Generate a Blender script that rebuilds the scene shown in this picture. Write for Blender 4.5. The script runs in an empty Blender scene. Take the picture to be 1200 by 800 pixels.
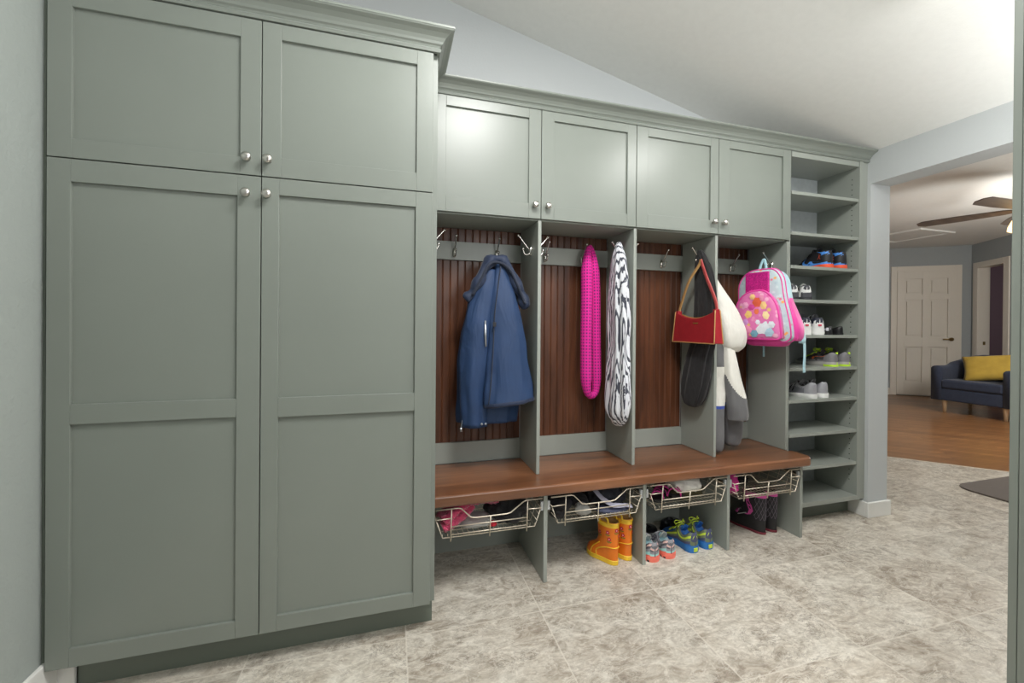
import bpy, bmesh, math, random
from mathutils import Vector, Matrix, Euler, noise
random.seed(7)
SC = bpy.context.scene
COL = SC.collection
PI = math.pi

# ------------------------------------------------------------------ materials
def lin(c):
    return tuple(((v/255)/12.92 if v/255 <= .04045 else (((v/255)+.055)/1.055)**2.4) for v in c) + (1,)
class NT:
    def __init__(s, name):
        s.m = bpy.data.materials.new(name); s.m.use_nodes = True
        s.t = s.m.node_tree; s.n = s.t.nodes; s.l = s.t.links
        s.b = s.n['Principled BSDF']
    def add(s, ty, **kw):
        n = s.n.new(ty)
        for k, v in kw.items():
            if k in n.inputs: n.inputs[k].default_value = v
            else: setattr(n, k, v)
        return n
    def link(s, a, b): s.l.new(a, b)
    def coord(s, scale=(1,1,1), loc=(0,0,0), rot=(0,0,0), kind='Object'):
        tc = s.add('ShaderNodeTexCoord'); mp = s.add('ShaderNodeMapping')
        mp.inputs['Scale'].default_value = scale; mp.inputs['Location'].default_value = loc; mp.inputs['Rotation'].default_value = rot
        s.link(tc.outputs[kind], mp.inputs[0]); return mp.outputs[0]
    def noise(s, v, scale, detail=4, rough=.5, dist=0):
        n = s.add('ShaderNodeTexNoise'); n.inputs['Scale'].default_value = scale; n.inputs['Detail'].default_value = detail
        n.inputs['Roughness'].default_value = rough; n.inputs['Distortion'].default_value = dist
        s.link(v, n.inputs['Vector']); return n
    def ramp(s, f, stops, interp='LINEAR'):
        r = s.add('ShaderNodeValToRGB'); cr = r.color_ramp; cr.interpolation = interp
        while len(cr.elements) < len(stops): cr.elements.new(.5)
        for e, (p, c) in zip(cr.elements, stops): e.position = p; e.color = c
        s.link(f, r.inputs[0]); return r.outputs[0]
    def mix(s, f, a, b, mode='MIX'):
        m = s.add('ShaderNodeMix', data_type='RGBA', blend_type=mode)
        if isinstance(f, (int, float)): m.inputs[0].default_value = f
        else: s.link(f, m.inputs[0])
        for i, x in ((6, a), (7, b)):
            if isinstance(x, tuple): m.inputs[i].default_value = x
            else: s.link(x, m.inputs[i])
        return m.outputs[2]
    def math(s, op, a, b=0.0):
        m = s.add('ShaderNodeMath', operation=op)
        for i, x in ((0, a), (1, b)):
            if isinstance(x, (int, float)): m.inputs[i].default_value = x
            else: s.link(x, m.inputs[i])
        return m.outputs[0]
    def bump(s, h, strength=.2, dist=.01):
        b = s.add('ShaderNodeBump'); b.inputs['Strength'].default_value = strength; b.inputs['Distance'].default_value = dist
        s.link(h, b.inputs['Height']); s.link(b.outputs[0], s.b.inputs['Normal'])
    def base(s, c):
        if isinstance(c, tuple): s.b.inputs['Base Color'].default_value = c
        else: s.link(c, s.b.inputs['Base Color'])
    def rough(s, r): s.b.inputs['Roughness'].default_value = r

def plain(name, rgb, rough=.5, metal=0, var=.06, vscale=30, bump=0, bscale=200, bdist=.002, sheen=0, emit=0):
    t = NT(name); v = t.coord()
    c = lin(rgb); n = t.noise(v, vscale, 3)
    lo = tuple(x*(1-var) for x in c[:3])+(1,); hi = tuple(min(1, x*(1+var)) for x in c[:3])+(1,)
    t.base(t.ramp(n.outputs[0], [(.3, lo), (.7, hi)])); t.rough(rough); t.b.inputs['Metallic'].default_value = metal
    if bump: t.bump(t.noise(v, bscale, 3).outputs[0], bump, bdist)
    if sheen: t.b.inputs['Sheen Weight'].default_value = sheen
    if emit:
        t.b.inputs['Emission Color'].default_value = c; t.b.inputs['Emission Strength'].default_value = emit
    return t.m

M = {}
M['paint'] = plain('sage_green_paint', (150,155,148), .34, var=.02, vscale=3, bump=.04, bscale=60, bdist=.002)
M['paint_shaded'] = plain('sage_green_paint_shaded', (127,133,126), .33, var=.02, vscale=3, bump=.04, bscale=60, bdist=.002)  # locker paint again, darkened: shade on the cabinet fronts put into the colour
M['paint_in'] = plain('sage_green_inside', (150,156,148), .45, var=.02, vscale=3)
M['gap'] = plain('dark_gap', (38,42,38), .8)
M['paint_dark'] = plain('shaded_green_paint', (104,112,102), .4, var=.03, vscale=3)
M['ceil'] = plain('ceiling_white', (226,226,222), .9, var=.015, bump=.25, bscale=120, bdist=.002)
M['white'] = plain('white_trim_paint', (226,226,222), .4, var=.01)
M['fardoor'] = plain('door_white_paint', (222,216,205), .4, var=.01)
M['far_wall'] = plain('far_wall_grey', (160,166,168), .8, var=.02)
M['purple'] = plain('purple_wall', (128,104,116), .8, var=.02)
def wallmat(name, rgb, b):
    t = NT(name); v = t.coord()
    t.base(lin(rgb)); t.rough(.75)
    n = t.noise(v, 75, 3, .6); n2 = t.noise(v, 22, 2)
    t.bump(t.mix(.35, n.outputs[0], n2.outputs[0]), b, .006); return t.m
M['wall_left'] = wallmat('textured_wall_grey', (158,165,161), .55)
M['wall'] = wallmat('wall_pale_blue_grey', (190,194,195), .18)
M['nickel'] = plain('brushed_nickel', (205,202,196), .28, 1, .03)
M['steel'] = plain('hook_chrome', (215,212,206), .2, 1, .02)
M['brass'] = plain('door_lever_brass', (170,145,95), .3, 1, .03)
M['wire'] = plain('basket_wire_nickel', (214,204,186), .35, .55, .03)
M['plastic'] = plain('grey_clip_plastic', (190,194,196), .4)

def wood(name, c1, c2, c3, rough, axis, scale=1.0, coat=0, bumps=.05):
    t = NT(name)
    sc = {'x': (1.2,14,14), 'z': (14,14,1.2), 'y': (14,1.2,14)}[axis]
    v = t.coord(tuple(x*scale for x in sc))
    n = t.noise(v, 1.3, 8, .62, .8); n2 = t.noise(t.coord((1.2,1.2,1.2)), 2.2, 3)
    c = t.ramp(n.outputs[0], [(.28, lin(c1)), (.5, lin(c2)), (.72, lin(c3))])
    c = t.mix(.5, c, t.ramp(n2.outputs[0], [(.3, (.72,.72,.72,1)), (.7, (1.25,1.2,1.15,1))]), 'MULTIPLY')
    t.base(c); t.rough(rough); t.bump(n.outputs[0], bumps, .002)
    if coat: t.b.inputs['Coat Weight'].default_value = coat; t.b.inputs['Coat Roughness'].default_value = .18
    return t.m
M['bench'] = wood('stained_bench_wood', (88,56,36), (116,74,48), (140,94,64), .30, 'x', .6, .35)
M['bead'] = wood('dark_beadboard_wood', (56,32,20), (84,49,31), (108,66,43), .38, 'z', .8, .1)
M['leg_wood'] = wood('pale_leg_wood', (196,168,130), (210,184,148), (222,198,164), .45, 'z', 1)
M['blade'] = wood('fan_blade_wood', (84,74,68), (100,90,82), (112,100,92), .5, 'x', 1)

def tile_floor():
    t = NT('stone_look_tile')
    tc = t.add('ShaderNodeTexCoord')
    sep = t.add('ShaderNodeSeparateXYZ'); t.link(tc.outputs['Object'], sep.inputs[0])
    TX, TY, X0, Y0 = .572, .53, .06, .111
    fx = t.math('DIVIDE', t.math('SUBTRACT', sep.outputs[0], X0), TX); fy = t.math('DIVIDE', t.math('SUBTRACT', sep.outputs[1], Y0), TY)
    ix, iy = t.math('FLOOR', fx), t.math('FLOOR', fy)
    cmb = t.add('ShaderNodeCombineXYZ'); t.link(ix, cmb.inputs[0]); t.link(iy, cmb.inputs[1])
    wn = t.add('ShaderNodeTexWhiteNoise', noise_dimensions='3D'); t.link(cmb.outputs[0], wn.inputs[0])
    off = t.add('ShaderNodeVectorMath', operation='MULTIPLY_ADD')
    t.link(wn.outputs['Color'], off.inputs[0]); off.inputs[1].default_value = (7,7,7); t.link(tc.outputs['Object'], off.inputs[2])
    mp = t.add('ShaderNodeMapping'); mp.inputs['Scale'].default_value = (1,1.7,1); mp.inputs['Rotation'].default_value = (0,0,.45)
    t.link(off.outputs[0], mp.inputs[0]); v = mp.outputs[0]
    big = t.noise(v, 2.3, 6, .6, .7); mid = t.noise(v, 8, 8, .7, 1.4); fine = t.noise(v, 34, 6, .7, .8)
    c = t.ramp(big.outputs[0], [(.34, lin((150,137,122))), (.47, lin((188,180,168))), (.62, lin((212,208,199)))])
    c2 = t.ramp(mid.outputs[0], [(.36, lin((120,108,95))), (.49, lin((190,184,174))), (.62, lin((224,221,213)))])
    c = t.mix(.5, c, c2)
    vein = t.noise(v, 7, 9, .72, 2.2)
    d = t.math('ABSOLUTE', t.math('SUBTRACT', vein.outputs[0], .5))
    vm = t.ramp(d, [(0, (1,1,1,1)), (.022, (0,0,0,1))])
    patch = t.ramp(t.noise(v, 4.5, 3).outputs[0], [(.46, (0,0,0,1)), (.62, (1,1,1,1))])
    c = t.mix(t.math('MULTIPLY', t.math('MULTIPLY', vm, patch), .8), c, lin((104,96,88)))
    lv = t.ramp(t.math('ABSOLUTE', t.math('SUBTRACT', t.noise(v, 5.2, 8, .7, 2).outputs[0], .47)), [(0, (1,1,1,1)), (.03, (0,0,0,1))])
    c = t.mix(t.math('MULTIPLY', lv, .6), c, lin((226,223,215)))
    c = t.mix(.35, c, t.ramp(fine.outputs[0], [(.36, (.45,.43,.41,1)), (.58, (1.12,1.12,1.12,1))]), 'MULTIPLY')
    c = t.mix(1, c, (.97,.952,.922,1), 'MULTIPLY')
    hsv = t.math('ADD', t.math('MULTIPLY', wn.outputs['Value'], .16), .92)
    cv = t.add('ShaderNodeCombineColor'); 
    for i in range(3): t.link(hsv, cv.inputs[i])
    c = t.mix(1, c, cv.outputs[0], 'MULTIPLY')
    gx = t.math('ABSOLUTE', t.math('SUBTRACT', t.math('FRACT', fx), .5)); gy = t.math('ABSOLUTE', t.math('SUBTRACT', t.math('FRACT', fy), .5))
    g = t.math('MAXIMUM', t.math('GREATER_THAN', gx, .5-.0052), t.math('GREATER_THAN', gy, .5-.0056))
    c = t.mix(t.math('MULTIPLY', g, .55), c, lin((214,208,196)))
    t.base(c); t.rough(.42)
    h = t.math('SUBTRACT', t.math('MULTIPLY', mid.outputs[0], .5), g)
    t.bump(h, .22, .003); return t.m
M['tile'] = tile_floor()
def plank_floor():
    t = NT('oak_plank_floor'); v = t.coord(rot=(0,0,.815))
    br = t.add('ShaderNodeTexBrick'); t.link(v, br.inputs[0])
    for k, x in (('Scale', 1), ('Brick Width', 1.1), ('Row Height', .085), ('Mortar Size', .0012), ('Bias', 0)): br.inputs[k].default_value = x
    br.inputs['Color1'].default_value = lin((128,88,54)); br.inputs['Color2'].default_value = lin((158,112,70)); br.inputs['Mortar'].default_value = lin((70,46,28))
    n = t.noise(t.coord((1.5,18,1), rot=(0,0,.815)), 1.4, 7, .6, .6)
    t.base(t.mix(.6, br.outputs[0], t.ramp(n.outputs[0], [(.3, (.62,.6,.58,1)), (.7, (1.2,1.18,1.15,1))]), 'MULTIPLY')); t.rough(.28)
    return t.m
M['planks'] = plank_floor()

def fabric(name, rgb, rough=.85, var=.12, vscale=12, wr=.35, wscale=9, weave=0, sheen=.15):
    t = NT(name); v = t.coord(); c = lin(rgb)
    n = t.noise(v, vscale, 4)
    t.base(t.ramp(n.outputs[0], [(.3, tuple(x*(1-var) for x in c[:3])+(1,)), (.7, tuple(min(1, x*(1+var)) for x in c[:3])+(1,))]))
    t.rough(rough); t.b.inputs['Sheen Weight'].default_value = sheen
    h = t.noise(t.coord((1,1,.45)), wscale, 3, .5, .8).outputs[0]
    if weave: h = t.mix(.3, h, t.noise(v, weave, 2).outputs[0])
    t.bump(h, wr, .02); return t.m
M['navy'] = fabric('navy_softshell', (31,57,95), .65, .1, 10, .9, 7, 0, .02)
M['navy_dk'] = fabric('navy_lining', (30,38,56), .8)
M['navy_mid'] = fabric('navy_trim', (25,40,68), .65, .1, 10, .3, 14)
M['black_cloth'] = fabric('black_knit', (30,29,31), .85, .3, 40, .5, 14)
M['white_cloth'] = fabric('off_white_nylon', (226,224,216), .6, .05, 10, .6, 14)
M['grey_cloth'] = fabric('grey_nylon', (104,104,106), .7, .08, 10, .5, 14)
M['ltgrey_cloth'] = fabric('light_grey_cloth', (176,176,172), .8, .1, 10, .5, 20)
M['blue_trim'] = fabric('royal_blue_trim', (58,84,170), .7)
M['pink_fuzz'] = fabric('rose_pink_fleece', (196,66,104), .95, .25, 60, .7, 60, 160, .5)
M['magenta'] = fabric('magenta_cloth', (206,48,142), .6, .1, 12, .3, 20)
M['hotpink'] = fabric('hot_pink_nylon', (228,66,160), .5, .08, 12, .3, 20)
M['sequin'] = plain('magenta_sequin_cloth', (206,40,140), .35, .2, .3, 160, .4, 160, .003)
M['babyblue'] = fabric('pale_blue_nylon', (172,212,224), .55, .05, 12, .3, 20)
M['mustard'] = fabric('mustard_velvet', (186,154,62), .85, .1, 10, .25, 9)
M['denim'] = fabric('navy_upholstery', (48,56,76), .9, .1, 30, .1, 30, 200)
M['red_leather'] = plain('red_leather', (158,34,44), .38, 0, .08, 30, .15, 180, .002)
M['tan_leather'] = plain('tan_leather', (190,146,92), .5, 0, .08, 30)
M['pinkred_leather'] = plain('faded_red_leather', (196,84,84), .45, 0, .08, 30)
M['gold'] = plain('gold_stamp', (220,190,110), .3, .8)
M['brown_mat'] = fabric('brown_door_mat', (92,82,74), .95, .15, 60, .3, 90)
M['rubber_black'] = plain('black_rubber', (26,26,28), .5, 0, .1)
M['black_leather'] = plain('black_leather', (22,22,24), .3, 0, .1, 30, .1)
M['globe'] = plain('lamp_glass', (255,214,150), .3, emit=3.0)
M['zip'] = plain('zip_metal', (180,184,190), .3, .8)
def C(name, rgb, rough=.55, **k):
    if name not in M: M[name] = plain(name, rgb, rough, **k)
    return M[name]
def zebra():
    t = NT('zebra_print_cloth'); v = t.coord((1,1,.07))
    n = t.noise(t.coord((1,1,.42)), 8, 4, .6, .8)
    mx = t.add('ShaderNodeVectorMath', operation='MULTIPLY_ADD'); t.link(n.outputs['Color'], mx.inputs[0]); mx.inputs[1].default_value = (.05,.05,.02); t.link(v, mx.inputs[2])
    w = t.add('ShaderNodeTexWave', bands_direction='DIAGONAL'); w.inputs['Scale'].default_value = 33; w.inputs['Distortion'].default_value = 1.6; w.inputs['Detail'].default_value = 2.0; w.inputs['Detail Scale'].default_value = 1.6
    t.link(mx.outputs[0], w.inputs['Vector'])
    t.base(t.ramp(w.outputs['Fac'], [(.2, lin((66,68,80))), (.42, lin((220,222,228)))])); t.rough(.8)
    t.bump(w.outputs['Fac'], .3, .006); return t.m
M['zebra'] = zebra()
def knit():
    t = NT('magenta_open_knit'); v = t.coord(kind='UV')
    ck = t.add('ShaderNodeTexBrick'); t.link(v, ck.inputs[0]); ck.offset = 0.0
    for k, x in (('Scale', 1), ('Brick Width', .018), ('Row Height', .018), ('Mortar Size', .0052), ('Mortar Smooth', .2)): ck.inputs[k].default_value = x
    ck.inputs['Color1'].default_value = lin((84,40,104)); ck.inputs['Color2'].default_value = lin((120,34,110)); ck.inputs['Mortar'].default_value = lin((226,36,150))
    t.base(ck.outputs[0]); t.rough(.9); t.bump(ck.outputs['Fac'], .5, .004); return t.m
M['knit'] = knit()
def floral(name, stops, sc):
    t = NT(name); v = t.coord((1,1,1))
    vo = t.add('ShaderNodeTexVoronoi'); vo.inputs['Scale'].default_value = sc; t.link(v, vo.inputs['Vector'])
    sep = t.add('ShaderNodeSeparateColor'); t.link(vo.outputs['Color'], sep.inputs[0])
    c = t.ramp(sep.outputs[0], stops, 'CONSTANT')
    c = t.mix(t.ramp(vo.outputs['Distance'], [(.28, (0,0,0,1)), (.5, (1,1,1,1))]), c, stops[0][1])
    t.base(c); t.rough(.45); return t.m
M['print_pink'] = floral('pink_mottled_print', [(0, lin((226,120,180))), (.25, lin((240,178,206))), (.5, lin((214,74,150))), (.75, lin((236,150,190))), (.9, lin((236,196,120)))], 34)
M['print_silver'] = floral('silver_dotted_print', [(0, lin((190,208,214))), (.45, lin((206,220,224))), (.7, lin((178,198,208))), (.86, lin((228,120,150))), (.93, lin((240,170,90)))], 46)

# ------------------------------------------------------------------ mesh helpers
def link(o, parent=None):
    COL.objects.link(o)
    if parent is not None: o.parent = parent
    return o
def mk(name, bm, mats, parent=None, smooth=False, bevel=0, sub=0, seg=2, auto=None):
    bm.normal_update()
    me = bpy.data.meshes.new(name); bm.to_mesh(me); bm.free()
    if not isinstance(mats, (list, tuple)): mats = [mats]
    for m in mats: me.materials.append(M[m] if isinstance(m, str) else m)
    if smooth:
        for p in me.polygons: p.use_smooth = True
    o = bpy.data.objects.new(name, me)
    if bevel:
        b = o.modifiers.new('bevel', 'BEVEL'); b.width = bevel; b.segments = seg; b.limit_method = 'ANGLE'; b.angle_limit = .6
    if sub:
        s = o.modifiers.new('sub', 'SUBSURF'); s.levels = sub; s.render_levels = sub
    return link(o, parent)
def empty(name, loc=(0,0,0), rz=0):
    o = bpy.data.objects.new(name, None); o.empty_display_size = .05; o.location = loc; o.rotation_euler = (0,0,rz)
    return link(o)
def tag(o, label, cat, group=None):
    o['label'] = label; o['category'] = cat
    if group: o['group'] = group
    return o
def structure(o): o['kind'] = 'structure'; return o
def thing(name, label, cat, loc=(0,0,0), rz=0, group=None): return tag(empty(name, loc, rz), label, cat, group)
def box(bm, x0, x1, y0, y1, z0, z1, mi=0):
    vs = [bm.verts.new(p) for p in ((x0,y0,z0),(x1,y0,z0),(x1,y1,z0),(x0,y1,z0),(x0,y0,z1),(x1,y0,z1),(x1,y1,z1),(x0,y1,z1))]
    for f in ((0,3,2,1),(4,5,6,7),(0,1,5,4),(1,2,6,5),(2,3,7,6),(3,0,4,7)):
        bm.faces.new([vs[i] for i in f]).material_index = mi
    return vs
def boxes(name, lst, mats, parent=None, **k):
    bm = bmesh.new()
    for b in lst: box(bm, *b)
    return mk(name, bm, mats, parent, **k)
def prism(bm, pts, a, b, axis='x', mi=0):
    def P(p, t): return {'x': (t,p[0],p[1]), 'y': (p[0],t,p[1]), 'z': (p[0],p[1],t)}[axis]
    A = [bm.verts.new(P(p,a)) for p in pts]; B = [bm.verts.new(P(p,b)) for p in pts]; n = len(pts)
    fs = [bm.faces.new(A[::-1]), bm.faces.new(B)]
    for i in range(n): fs.append(bm.faces.new((A[i],A[(i+1)%n],B[(i+1)%n],B[i])))
    for f in fs: f.material_index = mi
    bmesh.ops.recalc_face_normals(bm, faces=fs)
def tube(bm, pts, r, n=6, mi=0, closed=False, flat=None, caps=True, uv=None):
    pts = [Vector(p) for p in pts]; N = len(pts)
    rs = r if isinstance(r, (list, tuple)) else [r]*N
    rings = []; prev = None; dist = 0
    for i in range(N):
        if closed: t = pts[(i+1)%N]-pts[i-1]
        else: t = pts[min(i+1,N-1)]-pts[max(i-1,0)]
        t.normalize()
        if prev is None:
            a = Vector((0,0,1)) if abs(t.z) < .9 else Vector((0,1,0))
            u = t.cross(a).normalized()
        else:
            u = prev-t*prev.dot(t)
            u = u.normalized() if u.length > 1e-6 else t.orthogonal().normalized()
        prev = u; w = t.cross(u)
        fa, fb = flat if flat else (1,1)
        if i: dist += (pts[i]-pts[i-1]).length
        rings.append(([bm.verts.new(pts[i]+(u*math.cos(2*PI*k/n)*fa+w*math.sin(2*PI*k/n)*fb)*rs[i]) for k in range(n)], dist))
    fs = []
    lay = bm.loops.layers.uv.verify() if uv else None
    for i in range(N if closed else N-1):
        (A, da), (B, db) = rings[i], rings[(i+1)%N]
        if db < da: db = da+(pts[0]-pts[-1]).length
        for k in range(n):
            f = bm.faces.new((A[k],A[(k+1)%n],B[(k+1)%n],B[k])); fs.append(f)
            if uv:
                for lp, q in zip(f.loops, ((k,da),(k+1,da),(k+1,db),(k,db))): lp[lay].uv = (q[0]/n*uv, q[1])
    if not closed and caps:
        fs.append(bm.faces.new(rings[0][0][::-1])); fs.append(bm.faces.new(rings[-1][0]))
    for f in fs: f.material_index = mi
    return fs
def lathe(bm, prof, center=(0,0,0), axis='z', n=16, mi=0):
    # prof: list of (radius, height)
    c = Vector(center); rings = []
    for r, h in prof:
        ring = []
        for k in range(n):
            a = 2*PI*k/n; x, y = r*math.cos(a), r*math.sin(a)
            p = {'z': (x,y,h), 'y': (x,h,y), 'x': (h,x,y)}[axis]
            ring.append(bm.verts.new(c+Vector(p)))
        rings.append(ring)
    fs = []
    for A, B in zip(rings, rings[1:]):
        for k in range(n): fs.append(bm.faces.new((A[k],A[(k+1)%n],B[(k+1)%n],B[k])))
    fs.append(bm.faces.new(rings[0][::-1])); fs.append(bm.faces.new(rings[-1]))
    for f in fs: f.material_index = mi
    bmesh.ops.recalc_face_normals(bm, faces=fs)
def cat(vals, t):
    """Catmull-Rom through rows (tuples) at t in [0,1]."""
    n = len(vals)-1; x = t*n; i = min(int(x), n-1); f = x-i
    p0, p1, p2, p3 = vals[max(i-1,0)], vals[i], vals[i+1], vals[min(i+2,n)]
    return tuple(.5*((2*b)+(-a+c)*f+(2*a-5*b+4*c-d)*f*f+(-a+3*b-3*c+d)*f**3) for a, b, c, d in zip(p0,p1,p2,p3))
def curve(pts, n):
    return [Vector(cat([tuple(p) for p in pts], i/(n-1))) for i in range(n)]
def lerp_tab(tab, t):
    for (a, va), (b, vb) in zip(tab, tab[1:]):
        if t <= b:
            f = (t-a)/(b-a) if b > a else 0
            return va+(vb-va)*f
    return tab[-1][1]
def smooth_tab(tab, t):
    for i in range(len(tab)-1):
        (a, va), (b, vb) = tab[i], tab[i+1]
        if t <= b:
            f = (t-a)/(b-a)
            m0 = (tab[i+1][1]-tab[i-1][1])/(tab[i+1][0]-tab[i-1][0]) if i else (vb-va)/(b-a)
            m1 = (tab[i+2][1]-va)/(tab[i+2][0]-a) if i+2 < len(tab) else (vb-va)/(b-a)
            h = b-a
            return (2*f**3-3*f*f+1)*va+(f**3-2*f*f+f)*h*m0+(-2*f**3+3*f*f)*vb+(f**3-f*f)*h*m1
    return tab[-1][1]
def loft(rows, nz=24, n=28, fold=0, k=7, phase=0, sq=2.0, twist=0, mat=None, caps=(True,True), shift=None, bm=None, jitter=.0):
    """garment: rows (z, xc, yc, half x, half y) from top to bottom, vertical folds of relative size fold."""
    own = bm is None
    bm = bm or bmesh.new(); rings = []
    for i in range(nz):
        t = i/(nz-1); z, xc, yc, ax, ay = cat(rows, t); ring = []
        for j in range(n):
            a = 2*PI*j/n
            c, s = math.cos(a), math.sin(a)
            e = 2/sq
            ex, ey = math.copysign(abs(c)**e, c), math.copysign(abs(s)**e, s)
            w = 1+fold*(math.sin(k*a+phase+twist*t)+.6*math.sin((k*2-3)*a+phase*2.1-twist*1.6*t))*min(1, .25+t*1.6)
            if jitter: w += jitter*noise.noise(Vector((c*2.3+phase, s*2.3, z*9)))
            dz = shift(a, t) if shift else 0
            ring.append(bm.verts.new((xc+ax*ex*w, yc+ay*ey*w, z+dz)))
        rings.append(ring)
    for i in range(nz-1):
        for j in range(n):
            f = bm.faces.new((rings[i][j], rings[i+1][j], rings[i+1][(j+1)%n], rings[i][(j+1)%n]))
            if mat: f.material_index = mat((i+.5)/(nz-1), 2*PI*(j+.5)/n, sum(v.co.z for v in f.verts)/4)
    if caps[0]: bm.faces.new(rings[0])
    if caps[1]: bm.faces.new(rings[-1][::-1])
    return bm
def blob(name, loc, size, mat, parent=None, seed=0, amp=.25, fr=3, rz=0):
    """crumpled cloth lump sitting on z=loc.z"""
    bm = bmesh.new(); bmesh.ops.create_icosphere(bm, subdivisions=4, radius=1)
    for v in bm.verts:
        d = v.co.normalized()
        q = 1+amp*noise.noise(d*fr+Vector((seed*7.3,seed*3.1,seed)))+amp*.5*noise.noise(d*fr*2.4+Vector((seed,seed*2,0)))
        p = d*q
        p.z = max(p.z, -.55)
        v.co = Vector((p.x*size[0], p.y*size[1], (p.z+.55)/1.55*size[2]))
    bmesh.ops.rotate(bm, verts=bm.verts, cent=(0,0,0), matrix=Matrix.Rotation(rz, 3, 'Z'))
    bmesh.ops.translate(bm, verts=bm.verts, vec=loc)
    return mk(name, bm, mat, parent, smooth=True)
# ------------------------------------------------------------------ camera
cam = bpy.data.cameras.new('camera'); co = bpy.data.objects.new('camera', cam); COL.objects.link(co)
cam.sensor_width = 36; cam.lens = 484.504/1200*36; cam.shift_y = -(400-383.3166)/1200; cam.clip_start = .02
yaw, pit, rol = .281211125, -.00322203, .0079597985
F = Vector((math.sin(yaw)*math.cos(pit), math.cos(yaw)*math.cos(pit), math.sin(pit))); R0 = Vector((math.cos(yaw), -math.sin(yaw), 0)); U0 = R0.cross(F)
Rv = R0*math.cos(rol)+U0*math.sin(rol); Uv = -R0*math.sin(rol)+U0*math.cos(rol)
mt = Matrix((Rv, Uv, -F)).transposed().to_4x4(); mt.translation = (0,0,1.25); co.matrix_world = mt
SC.camera = co

# ------------------------------------------------------------------ setting
def poly(name, pts, z, mat):
    bm = bmesh.new(); f = bm.faces.new([bm.verts.new((x,y,z)) for x, y in pts]); f.normal_update()
    if f.normal.z < 0: f.normal_flip()
    r = bmesh.ops.extrude_face_region(bm, geom=[f]); vs = [e for e in r['geom'] if isinstance(e, bmesh.types.BMVert)]
    bmesh.ops.translate(bm, verts=vs, vec=(0,0,.05)); bmesh.ops.translate(bm, verts=bm.verts, vec=(0,0,-.05))
    bmesh.ops.recalc_face_normals(bm, faces=bm.faces)
    return structure(mk(name, bm, mat))
poly('floor', [(-1.25,-1.8),(9.05,-1.8),(3.2,4.39),(3.2,2.42),(-1.25,2.42)], 0, 'tile')
poly('floor', [(3.2,4.39),(9.05,-1.8),(13,-1.8),(13,8.5),(3.2,8.5)], 0, 'planks')
bm = bmesh.new(); a = Vector((3.2,4.39,0)); b = Vector((9.05,-1.8,0)); d = (b-a).normalized(); nn = Vector((-d.y,d.x,0))*.012
for p in (a,): pass
vs = [bm.verts.new(p+Vector((0,0,z))) for z in (0,.004) for p in (a+nn,a-nn,b-nn,b+nn)]
for f in ((0,1,2,3),(7,6,5,4),(0,4,5,1),(1,5,6,2),(2,6,7,3),(3,7,4,0)): bm.faces.new([vs[i] for i in f])
bmesh.ops.recalc_face_normals(bm, faces=bm.faces)
structure(mk('trim_1', bm, C('threshold_strip', (206,198,186), .5)))
# sloped ceiling
bm = bmesh.new(); zc = lambda x: 3.127-.233*x
prism(bm, [(-1.25,zc(-1.25)),(3.035,zc(3.035)),(3.035,zc(3.035)+.08),(-1.25,zc(-1.25)+.08)], -1.8, 2.42, 'y')
structure(mk('ceiling', bm, 'ceil'))
structure(boxes('ceiling', [(3.215,13,-1.8,8.5,2.78,2.86)], 'ceil'))
bm = bmesh.new(); prism(bm, [(-1.25,0),(3.035,0),(3.035,zc(3.035)),(-1.25,zc(-1.25))], 2.32, 2.42, 'y'); structure(mk('wall_back', bm, 'wall'))
structure(boxes('wall_left', [(-1.25,-1.09,-1.8,2.32,0,zc(-1.09))], 'wall_left'))
structure(boxes('wall_right', [(3.035,3.215,1.975,2.6,0,2.86),(3.035,3.215,-1.8,1.975,2.21,2.86)], 'wall'))
structure(boxes('baseboard_left', [(-1.09,-1.075,-1.8,1.755,0,.14),(-1.09,-1.031,1.755,1.771,0,.117)], 'white', bevel=.004))
structure(boxes('baseboard_right', [(3.018,3.232,1.958,1.975,0,.1),(3.018,3.035,1.975,2.1,0,.1),(3.215,3.232,1.975,2.6,0,.1)], 'white', bevel=.004))
# far room
u = Vector((.805,-.593,0)); P0 = Vector((9.3,5.45,0)); nrm = Vector((-.593,-.805,0)); Cn = Vector((10.064,4.887,0))
def oriented(bm, o, ax, ay, a0, a1, b0, b1, z0, z1, mi=0):
    vs = [bm.verts.new(o+ax*a+ay*b+Vector((0,0,z))) for z in (z0,z1) for a, b in ((a0,b0),(a1,b0),(a1,b1),(a0,b1))]
    fs = [bm.faces.new([vs[i] for i in f]) for f in ((3,2,1,0),(4,5,6,7),(0,1,5,4),(1,2,6,5),(2,3,7,6),(3,0,4,7))]
    for f in fs: f.material_index = mi
    bmesh.ops.recalc_face_normals(bm, faces=fs)
bm = bmesh.new(); oriented(bm, Cn, u, nrm, -6, .14, -.12, 0, 0, 2.78); structure(mk('wall_far', bm, 'far_wall'))
bm = bmesh.new()
oriented(bm, Cn, u, nrm, 0, .13, 0, .17, 0, 2.78); oriented(bm, Cn, u, nrm, 0, .13, .80, 5, 0, 2.78); oriented(bm, Cn, u, nrm, 0, .13, .17, .80, 2.36, 2.78)
structure(mk('wall_far', bm, 'far_wall'))
bm = bmesh.new(); oriented(bm, Cn, u, nrm, 1.6, 1.7, -9, 4, 0, 2.78); structure(mk('wall_far', bm, 'purple'))
bm = bmesh.new(); oriented(bm, Cn, u, nrm, -.02, 0, .07, .19, 0, 2.44); oriented(bm, Cn, u, nrm, -.02, 0, .78, .90, 0, 2.44); oriented(bm, Cn, u, nrm, -.02, 0, .19, .78, 2.34, 2.44)
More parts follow.
